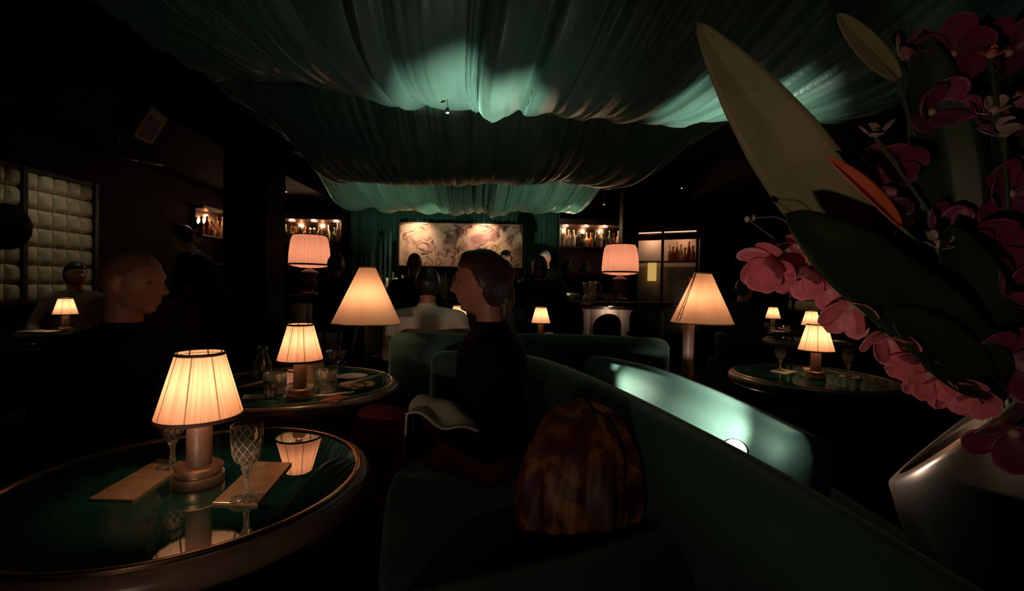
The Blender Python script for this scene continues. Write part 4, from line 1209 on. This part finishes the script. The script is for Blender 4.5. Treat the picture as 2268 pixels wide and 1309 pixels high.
person('dark-haired bartender in black working behind the bar before the mural', (p.x, 6.98), R(120), stand=True, lean=.05, hpitch=R(-10), hair=('short', 'hair_dark'), skin='skin1', hands=[(-.2, .3, 1.06), (.2, .3, 1.06)])
p = PX(484, 600, 4.2)
person('waiter in black with white collar bending towards a table', (p.x, 4.2), R(100), stand=True, lean=.46, hyaw=R(-25), hpitch=R(-18), hair=('short', 'hair_dark'), skin='skin1', collar=True, tie='black', hands=[(-.2, .42, .98), (.22, .38, .95)])
p = PX(170, 650, 4.36)
person('dark-haired diner in a tan shirt by the padded panel', (p.x, 4.36), R(-150), seat=.42, hyaw=R(35), hair=('back', 'hair_dark'), top='cl_tan', skin='skin1', lean=.02, hands=[(-.2, .28, .60), (.2, .28, .60)])
p = PX(1650, 650, 5.1)
person('diner in dark clothes stretching one bare arm across the farthest table', (p.x-.02, 5.12), R(-78), seat=.42, top='cl_navy', hair=('back', 'hair_dark'), skin='skin2', hands=[(-.05, .50, .735), (.2, .25, .6)])
# chairs for those seated away from sofas
def lounge_chair(label, loc, rz):
    root = thing('lounge_chair', label, 'chair', (loc[0], loc[1], 0), rz, 'dark lounge chairs')
    MB().box((0, 0, .30), (.54, .54, .14), bev=.04).build('seat', M['velvet2'], root)
    P = []
    for i in range(21):
        a = R(190+160*i/20)
        P.append([(.29*math.cos(a), .05+.32*math.sin(a), .25+z*.42) for z in (0, .3, .6, .9, 1)])
    o = MB().grid(P).build('backrest', M['velvet2'], root); m_ = o.modifiers.new('t', 'SOLIDIFY'); m_.thickness = .06
    for sx in (-1, 1):
        for sy in (-1, 1): MB().tube([(.2*sx, .2*sy, .24), (.22*sx, .22*sy, 0)], [.02, .014], 10).build('leg', M['black'], root)
    return root
lounge_chair('dark lounge chair under the bald man', (-1.445, 1.62), R(-90))
lounge_chair('dark lounge chair under the tan-shirted diner', (PX(170, 650, 4.36).x, 4.36), R(-150))
lounge_chair('dark lounge chair under the diner with outstretched arm', (PX(1650, 650, 5.1).x-.02, 5.12), R(-78))
p = PX(40, 690, 3.1)
lounge_chair('empty dark lounge chair at the table of the tan-shirted diner', (p.x, 3.08), R(-15))

# ------------------------------------------------------------------ ceiling fittings
def pin_spot(label, p, zmount, tgt, power=0, ang=40, hang=False):
    root = thing('pin_spot', label, 'spotlight', p, group='tiny ceiling pin spots')
    rr_ = .011
    MB().lathe([(.001, .004), (rr_, .004), (rr_+.002, 0), (rr_+.003, .004), (rr_+.003, .03), (.005, .036), (.001, .036)], 24).build('housing', M['black'], root)
    MB().lathe([(.001, -.001), (rr_*.95, -.001), (rr_*.95, .0035), (.001, .0035)], 20).build('lens', M['pin'], root)
    L = zmount-p[2]
    MB().tube([(0, 0, .034), (0, 0, max(.05, L))], .0022, 6).build('stem', M['black'], root)
    if power: spot('spot_beam', (0, 0, -.012), tgt, power, (1, .80, .58), ang, .6, .015, root)
    return root
pp = PX(991, 250, 3.10); pin_spot('bright pin spot hanging at the lit swag edge', pp, 2.5, (0, 0, 0))
for px, py, z, lab in ((503, 357, 2.585, 'bright pin spot in the dark soffit above the waiter'), (634, 425, 2.585, 'tiny pin spot in the soffit near the bottle shelf by the pillar'), (1510, 417, 2.585, 'pin spot in the soffit near the pale leaf'), (1338, 453, 2.5, 'tiny pin spot beside the swag above the bartender')):
    p = PZ(px, py, z); p = Vector((p.x, min(p.y, 7.9), z)); pin_spot(lab, p, z+.02 if z > 2.55 else 3.05, (-2.85, 4.15, 1.50), 14 if px == 503 else 0, 24)
# speaker panel in soffit
c_ = [PZ(x, y, 2.595) for x, y in ((295, 297), (336, 317), (371, 262), (335, 235))]
cc = sum(c_, Vector())/4
sp_ = thing('ceiling_speaker', 'pale rectangular grille set in the dark soffit', 'ceiling grille', cc)
lo = [(p-cc) for p in c_]
def quad(mb, s0, z0, s1, z1):
    a = [(p.x*s0, p.y*s0, z0) for p in lo]; b = [(p.x*s1, p.y*s1, z1) for p in lo]; mb.loft([a, b])
m1 = MB(); quad(m1, 1, .004, 1, -.02); m1.build('frame', M['grey'], sp_, smooth=False)
m2 = MB(); quad(m2, .72, -.018, .70, -.024); m2.build('grille', M['greyd'], sp_, smooth=False)
a, b = PZ(256, 347, 2.57), PZ(360, 366, 2.57)
tr_ = thing('track_rail', 'thin steel track rail along the soffit by the padded panel', 'track rail', a)
MB().tube([(0, 0, 0), tuple((b-a)*.48), ], .010, 8).build('rail', M['steel'], tr_); MB().tube([tuple((b-a)*.5), tuple(b-a)], .010, 8).build('rail', M['steel'], tr_)
hg = MB()
for f in (.02, .5, .98): q = (b-a)*f; hg.tube([(q.x, q.y, 0), (q.x, q.y, .035)], .004, 6)
hg.build('hanger', M['black'], tr_)
# unlit globe on the wall panel
p = PX(-6, 512, 3.9)
gl = thing('wall_globe', 'dark unlit round globe cropped at the picture edge before the padded panel', 'wall lamp', (XL+.22, 4.08, 1.6))
MB().ball((0, 0, 0), (.17, .17, .21), 28, 18).build('globe', M['pillar'], gl)
MB().tube([(0, 0, 0), (-.20, 0, 0)], .02, 10).build('arm', M['black'], gl)

# ------------------------------------------------------------------ uplights
pu = PX(1626, 998, 1.16)
up = thing('sofa_uplight', 'glaring little uplight in the gap between the two velvet sofas', 'spotlight', pu)
dirv = Vector((-.30, -.55, .62)).normalized()
rotm = dirv.to_track_quat('Z', 'Y').to_matrix()
MB().lathe([(.001, -.10), (.024, -.10), (.030, -.09), (.034, .0), (.030, .004), (.027, 0), (.027, -.004), (.001, -.004)], 32, ax=rotm).build('housing', M['black'], up)
MB().lathe([(.001, -.0035), (.0275, -.0035), (.0285, .004), (.022, .011), (.012, .014), (.001, .015)], 32, ax=rotm).build('lens', M['uplens'], up)
MB().tube([(0, 0, -.05), (.01, .0, -pu.z+.02)], .012, 10).build('stand', M['black'], up)
MB().lathe([(.001, 0), (.05, 0), (.05, .015), (.001, .02)], 24, c=(.01, 0, -pu.z)).build('foot', M['black'], up)
spot('uplight_glow', Vector((0, .01, .05)), (.80, 1.80, .60), 105.0, (1, .90, .80), 42, 1.0, .02, up)
spot('uplight_spill', Vector((0, .01, .03)), (.80, 1.30, .70), 5.0, (1, .90, .80), 110, 1.0, .02, up)
spot('uplight_flower', Vector((-.01, -.02, .05)), (1.04, .92, .86), 8.0, (1, .80, .64), 62, 1.0, .02, up)
# second fixture hidden behind the sofas, aimed at the folds
def uplight(label, loc, targets, col=(1, .93, .80)):
    root = thing('sofa_uplight', label, 'spotlight', loc)
    MB().lathe([(.001, -.12), (.026, -.12), (.032, -.10), (.034, 0), (.030, 0), (.028, -.02), (.001, -.02)], 28, cap=False).build('housing', M['black'], root)
    MB().lathe([(.001, -.0195), (.027, -.0195), (.027, -.016), (.001, -.016)], 24).build('lens', M['pin'], root)
    MB().tube([(0, 0, -.12), (0, 0, -loc[2])], .012, 8).build('stand', M['black'], root)
    for t, pw, an, bl in targets:
        spot('uplight_beam', (0, 0, .005), t, pw, col, an, bl, .02, root)
    return root
uplight('uplight hidden behind the near sofa under the brightest folds', (.40, 2.24, .60), [((-.30, 3.14, 2.42), 560.0, 33, 1.0), ((-.45, 2.95, 2.4), 12, 80, 1.0), ((1.48, 3.14, 2.33), 480.0, 31, 1.0), ((.70, 2.18, .69), 22.0, 85, 1.0)])
uplight('uplight standing behind the end of the booth by the laced cone lamp', (1.25, 2.42, .5), [((2.05, 2.98, 2.4), 120.0, 28, 1.0)])
uplight('uplight hidden behind the broad man and the bar', (-1.6, 5.55, .9), [((-1.75, 7.1, 2.42), 70.0, 70, 1.0), ((-1.25, 7.2, 2.36), 220.0, 18, 1.0)], (1, .96, .68))
uplight('uplight hidden behind the empty stools and the bar', (.75, 5.6, .9), [((.35, 7.1, 2.42), 80.0, 70, 1.0), ((.9, 7.2, 2.36), 220.0, 18, 1.0)], (1, .96, .68))
uplight('added unseen uplight beside the viewer brightening flowers, faces and sofa', (-.50, -.25, .78), [((.40, .72, 1.14), 13.0, 50, 1.0), ((-.12, 1.66, 1.10), 9.0, 24, 1.0), ((-.57, 3.0, 1.0), 50.0, 21, 1.0), ((-1.3, 1.62, 1.10), 8, 19, 1.0), ((.08, 1.5, .75), 8.0, 75, 1.0)], (1, .74, .52))  # added unseen lamp, one beam each for flowers, faces, white shirt and sofa
# picture spots over the mural and panel washers
for i, (px, lab) in enumerate(((925, 'picture spot above the mural on the pillar side'), (1072, 'picture spot above the mural on the bartender side'))):
    x = PX(px, 530, 8.0).x
    r_ = thing('picture_spot', lab, 'spotlight', (x, 7.72, 2.40))
    MB().lathe([(.001, .0), (.02, 0), (.024, .004), (.022, .07), (.001, .075)], 20).build('housing', M['black'], r_)
    MB().tube([(0, 0, .07), (0, 0, .65)], .005, 6).build('stem', M['black'], r_)
    spot('picture_beam', (0, 0, -.01), (x-.02, 8.02, 1.98), 30, (1, .64, .42), 105, 1.0, .02, r_)
for i, (Y, pw) in enumerate(((3.6, 8.0), (4.6, 8.0))):
    r_ = thing('wall_spot', ('wall washer over the near half of the padded panel', 'wall washer over the far half of the padded panel')[i], 'spotlight', (XL+.75, Y, 2.56))
    MB().lathe([(.001, .0), (.03, 0), (.034, .004), (.03, .05), (.001, .05)], 20).build('housing', M['black'], r_)
    spot('washer_beam', (0, 0, -.012), (XL, Y+.05, 1.2), pw, (1, .90, .66), 84, .9, .03, r_)
r_ = thing('wall_spot', 'wall washer over the padded panel behind the petals', 'spotlight', (XR-.75, 6.9, 2.56))
MB().lathe([(.001, .0), (.03, 0), (.034, .004), (.03, .05), (.001, .05)], 20).build('housing', M['black'], r_)
spot('washer_beam', (0, 0, -.012), (XR, 7.1, 1.1), 6, (1, .88, .64), 100, .8, .03, r_)

# ------------------------------------------------------------------ vase and flowers
VX, VY = 1.0, .86
VB = .40
stand = thing('side_table', 'dark round side table under the silver vase', 'side table', (VX, VY, 0))
MB().lathe([(.001, VB-.03), (.19, VB-.03), (.20, VB-.02), (.20, VB-.005), (.19, VB), (.001, VB)], 64).build('table_top', M['wood'], stand, angle=40)
MB().lathe([(.001, 0), (.17, 0), (.17, .02), (.05, .05), (.04, VB-.1), (.1, VB-.03), (.001, VB-.03)], 40).build('pedestal', M['black'], stand)
vase = thing('silver_vase', 'large satin silver vase with slanted mouth holding the flowers', 'vase', (VX, VY, VB))
def vase_mesh():
    n = 96; Hh = .587
    prof = [(.001, 0), (.075, 0), (.085, .01), (.112, .08), (.140, .20), (.168, .36), (.188, .54), (.200, .72), (.206, .86), (.2075, .94), (.2065, .972), (.203, .992), (.197, 1.0), (.191, .992), (.188, .97), (.1875, .93), (.190, .86), (.186, .72), (.178, .54), (.155, .34), (.12, .18), (.06, .07), (.001, .05)]
    vs = []; fs = []
    for r_, q in prof:
        for i in range(n):
            t = 2*PI*i/n; x, y = r_*math.cos(t), r_*math.sin(t)
            vs.append((x, y, Hh*q + q*q*(.84*x-.98*y)))
    for k in range(len(prof)-1):
        for i in range(n):
            j = (i+1) % n; fs.append((k*n+i, k*n+j, (k+1)*n+j, (k+1)*n+i))
    return MB().add(vs, fs)
vase_mesh().build('vase_body', M['silver'], vase)
VC = Vector((VX+.02, VY, VB+.22))
MC = Vector((VX+.02, VY+.02, VB+.56))

def leaf_mesh(L, Wd, curl=.15, fold=.2, n=28, m=11, base=.1, tipp=1.6, wavy=0.0):
    rows = []
    for i in range(n+1):
        t = i/n; w = Wd*(math.sin(PI*min(1, base+(1-base)*t)**1.0)**.8) if t < 1 else 0
        w = Wd*(((t+.02)**.55)*(1-t)**(1/tipp))*1.75 if tipp < 5 else Wd*float(np.interp(t, (0, .06, .15, .3, .5, .7, .85, .94, .98, 1), (.05, .62, .90, 1.0, .92, .70, .44, .24, .12, 0)))
        row = []
        for j in range(m):
            s_ = 2*j/(m-1)-1
            row.append((s_*w, t*L, -curl*L*t*t+fold*abs(s_)*w+wavy*math.sin(t*17+s_*2)*abs(s_)*w))
        rows.append(row)
    return MB().grid(rows)
def frame_to(a, b, face):
    """matrix with y from a to b, z (upper face) towards 'face'"""
    y = (b-a).normalized(); z = (face-y*face.dot(y)).normalized(); x = y.cross(z)
    return Matrix(((x.x, y.x, z.x, a.x), (x.y, y.y, z.y, a.y), (x.z, y.z, z.z, a.z), (0, 0, 0, 1)))
def place_leaf(label, pa, pb, Wd, mk, face, curl=.1, fold=.2, stemfrom=VC, wavy=0.0, tipp=1.6, cat='leaf', name='leaf_spray'):
    a = PX(*pa); b = PX(*pb)
    root = thing(name, label, cat, a)
    Mx = frame_to(a, b, Vector(face)); Mx.translation = (0, 0, 0)
    mb = leaf_mesh((b-a).length, Wd, curl, fold, wavy=wavy, tipp=tipp)
    mb.v = [tuple(Mx @ Vector(p)) for p in mb.v]
    o = mb.build('blade', M[mk], root); md = o.modifiers.new('t', 'SOLIDIFY'); md.thickness = .0016
    rb = MB().tube([Mx @ Vector((0, (b-a).length*t, -curl*(b-a).length*t*t-.001)) for t in (0, .25, .5, .75, .93)], [.0035, .003, .0024, .0016, .0008], 6); rb.build('midrib', M['stem'], root)
    c = stemfrom-a
    MB().tube([c, MC+Vector((random.uniform(-.06, .07), random.uniform(-.06, .06), random.uniform(-.02, .02)))-a, Vector((0, 0, 0))], [.005, .0045, .0035], 8).build('stalk', M['stem'], root)
    return root
TOCAM = (-.4, -1, .1)
place_leaf('long pale spear leaf pointing up and away from the arrangement', (1905, 560, .78), (1541, 46, .74), .060, 'leafpale', (-.75, -.75, .1), curl=.02, fold=.18, tipp=9)
place_leaf('broad dark green leaf lying across the centre of the arrangement', (2235, 838, .67), (1752, 468, .64), .080, 'leaf', (-.1, -1, .25), curl=.03, fold=.10, wavy=.05)
place_leaf('second broad dark leaf below the spear leaf', (2130, 840, .78), (1820, 420, .80), .075, 'leaf', (-.1, -1, .1), curl=.05, fold=.2, wavy=.04)
place_leaf('drooping dark green leaf edged by pink petals', (2200, 860, .66), (1985, 690, .64), .06, 'leaf', (0, -1, .3), curl=.05, fold=.12)
place_leaf('upright dark leaf near the top of the arrangement', (2130, 620, .80), (2050, 60, .78), .06, 'leaf', (-.5, -1, 0), curl=.05, fold=.3)
place_leaf('pale edged leaf at the top with curled tip', (1990, 175, .78), (1846, 25, .76), .022, 'leafpale', (-.2, -.7, -.6), curl=-.18, fold=.4)
place_leaf('dark leaf rising behind the magenta blossoms', (2190, 560, .86), (2200, 20, .84), .07, 'leaf', (-.3, -1, 0), curl=.04, fold=.25)
place_leaf('dark leaf leaning out beside the silver vase', (2200, 860, .70), (2120, 500, .68), .07, 'leaf', (0, -1, 0), curl=.06, fold=.22)
place_leaf('dark leaf filling the heart of the bouquet', (2200, 800, .82), (1980, 330, .84), .09, 'leaf', (0, -1, 0), curl=.04, fold=.15)
place_leaf('dark leaf curling above the magenta blossoms at the edge', (2230, 700, .80), (2262, 180, .78), .06, 'leaf', (-.3, -1, 0), curl=.05, fold=.25)
place_leaf('red and orange heliconia bract beside the spear leaf', (1992, 500, .70), (1842, 345, .68), .019, 'redbract', (-.4, -1, .6), curl=.05, fold=.5, cat='flower', name='heliconia_bract')

# blossoms
PET = {}
def petal_set(L, Wd, seed, cup):
    rr = random.Random(seed); rows = []
    n, m = 12, 9
    for i in range(n+1):
        t = i/n; w = Wd*(math.sin(PI*(t*.9+.05))**.65)*(.55+.6*t)
        if t > .9: w *= math.sqrt(max(0.03, 1-((t-.9)/.105)**2))
        row = []
        for j in range(m):
            s_ = 2*j/(m-1)-1
            row.append((s_*w, t*L, cup*L*(t*t)*.8+.25*s_*s_*w+.10*Wd*math.sin(6*t+3*s_+seed)*abs(s_)))
        rows.append(row)
    return MB().grid(rows)
def blossom(label, c, face, L, npet, mk, group, cup=.35, seed=0, heart='palepet', tilt=1.0, stem=True):
    root = thing('blossom', label, 'flower', c, group=group)
    f = Vector(face).normalized()
    u = f.cross(Vector((0, 0, 1))).normalized(); w = f.cross(u)
    for k in range(npet):
        key = (round(L, 3), mk, cup, (seed+k) % 4)
        if key not in PET:
            mb = petal_set(L, L*.46, (seed+k) % 4, cup); o = mb.build('petal', M[mk], root)
            md = o.modifiers.new('t', 'SOLIDIFY'); md.thickness = .0012; PET[key] = o.data
        else:
            o = bpy.data.objects.new('petal', PET[key]); COL.objects.link(o); o.parent = root
            md = o.modifiers.new('t', 'SOLIDIFY'); md.thickness = .0012
        a = 2*PI*k/npet + seed*.7 + random.uniform(-.15, .15)
        d = (u*math.cos(a)+w*math.sin(a))*tilt + f*random.uniform(-.15, .75)
        Mx = frame_to(Vector((0, 0, 0)), d, f); Mx.translation = d.normalized()*.004
        o.matrix_local = Mx
    MB().ball(tuple(f*.004), (.007, .007, .007), 10, 8).build('heart', M[heart], root)
    if stem:
        e = VC-Vector(c)
        MB().tube([e, MC+Vector((random.uniform(-.06, .07), random.uniform(-.06, .06), random.uniform(-.02, .02)))-Vector(c), Vector((0, 0, 0))-f*.003], [.004, .0035, .0028], 7).build('stalk', M['stem'], root)
    return root
gp = 'pink blossoms along the lower edge of the bouquet'
pinks = [(1712, 575, .70, .046, 'outermost pink blossom reaching furthest from the vase'), (1745, 545, .72, .036, 'pink blossom tucked against the broad leaf tip'),
         (1782, 592, .69, .042, 'pink blossom just inside the outermost one'), (1850, 622, .69, .038, 'pink blossom directly above the half-hidden table lamp'),
         (1886, 676, .68, .042, 'pink blossom overlapping the half-hidden table lamp'), (1966, 738, .68, .040, 'large pink blossom midway along the lower edge'),
         (2012, 788, .68, .032, 'small pink blossom below the midway one'), (2058, 822, .68, .038, 'pink blossom above the dark gap beside the vase'),
         (2106, 846, .68, .038, 'pink blossom just before the mouth of the vase'), (2158, 866, .68, .034, 'pink blossom hanging over the lip of the vase')]
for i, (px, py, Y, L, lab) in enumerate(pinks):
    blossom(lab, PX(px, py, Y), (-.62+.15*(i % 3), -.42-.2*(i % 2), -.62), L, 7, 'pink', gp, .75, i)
gm = 'dark magenta blossoms of the bouquet'
mags = [(2245, 955, .66, .055, 'bright magenta blossom low over the vase body'), (2215, 800, .68, .060, 'magenta blossom above the vase mouth with pale pointed petal'), (2235, 660, .70, .055, 'magenta blossom at the edge level with the lamps'),
        (2200, 545, .74, .060, 'magenta blossom beside the central dark leaves'), (2235, 430, .74, .060, 'magenta blossom at the edge above the lamps'), (2070, 520, .78, .050, 'shadowed magenta blossom in the heart of the bouquet'),
        (1985, 360, .80, .050, 'magenta blossom next to the red bract'), (2060, 250, .80, .055, 'magenta blossom under the pale curled leaf'), (2180, 280, .78, .055, 'magenta blossom with a pale centre near the top'),
        (2110, 120, .80, .060, 'magenta blossom highest in the bouquet'), (2230, 120, .78, .055, 'magenta blossom in the top corner'), (2000, 130, .84, .045, 'magenta blossom beside the top curled leaf'), (1960, 460, .82, .045, 'magenta blossom below the red bract')]
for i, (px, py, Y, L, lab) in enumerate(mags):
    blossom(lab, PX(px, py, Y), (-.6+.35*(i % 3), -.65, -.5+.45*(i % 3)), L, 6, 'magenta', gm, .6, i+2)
for i, (px, py, Y, L, lab) in enumerate(((1940, 300, .76, .026, 'pale bud standing beside the red bract'), (2200, 250, .72, .022, 'pale bud among the top magenta blossoms'), (2225, 300, .70, .028, 'pale pointed bud at the edge of the bouquet'), (2075, 545, .70, .020, 'tiny pale bud in the heart of the bouquet'), (2195, 125, .70, .012, 'tiny coral bud near the top edge'))):
    blossom(lab, PX(px, py, Y), (-.3, -.5, .8), L, 4, 'palepet' if i < 4 else 'redbract', 'pale buds of the bouquet', .6, i)
# twigs
def twig(label, pts, r_=.0016):
    P = [PX(*p) for p in pts]; a = P[0]
    root = thing('twig', label, 'twig', a, group='fine twigs of the bouquet')
    MB().tube([p-a for p in crom([tuple(p) for p in P], 24) and [Vector(q) for q in crom([tuple(p) for p in P], 24)]], [r_*(1-.6*k/23) for k in range(24)], 6).build('twig_stem', M['twig'], root)
    q = P[-1]-a; MB().ball(tuple(q), (.004, .004, .005), 10, 8).build('bud', M['palepet'], root)
    return root
twig('fine twig ending above the outermost pink blossom', [(1960, 640, .70), (1850, 585, .69), (1750, 550, .68), (1655, 485, .68)])
twig('fine pale twig reaching towards the spear leaf base', [(1900, 660, .72), (1800, 560, .70), (1735, 487, .69), (1668, 482, .69)])
twig('fine twig curving across the broad leaf', [(2010, 720, .69), (1950, 600, .66), (1900, 590, .66), (1770, 545, .66)])
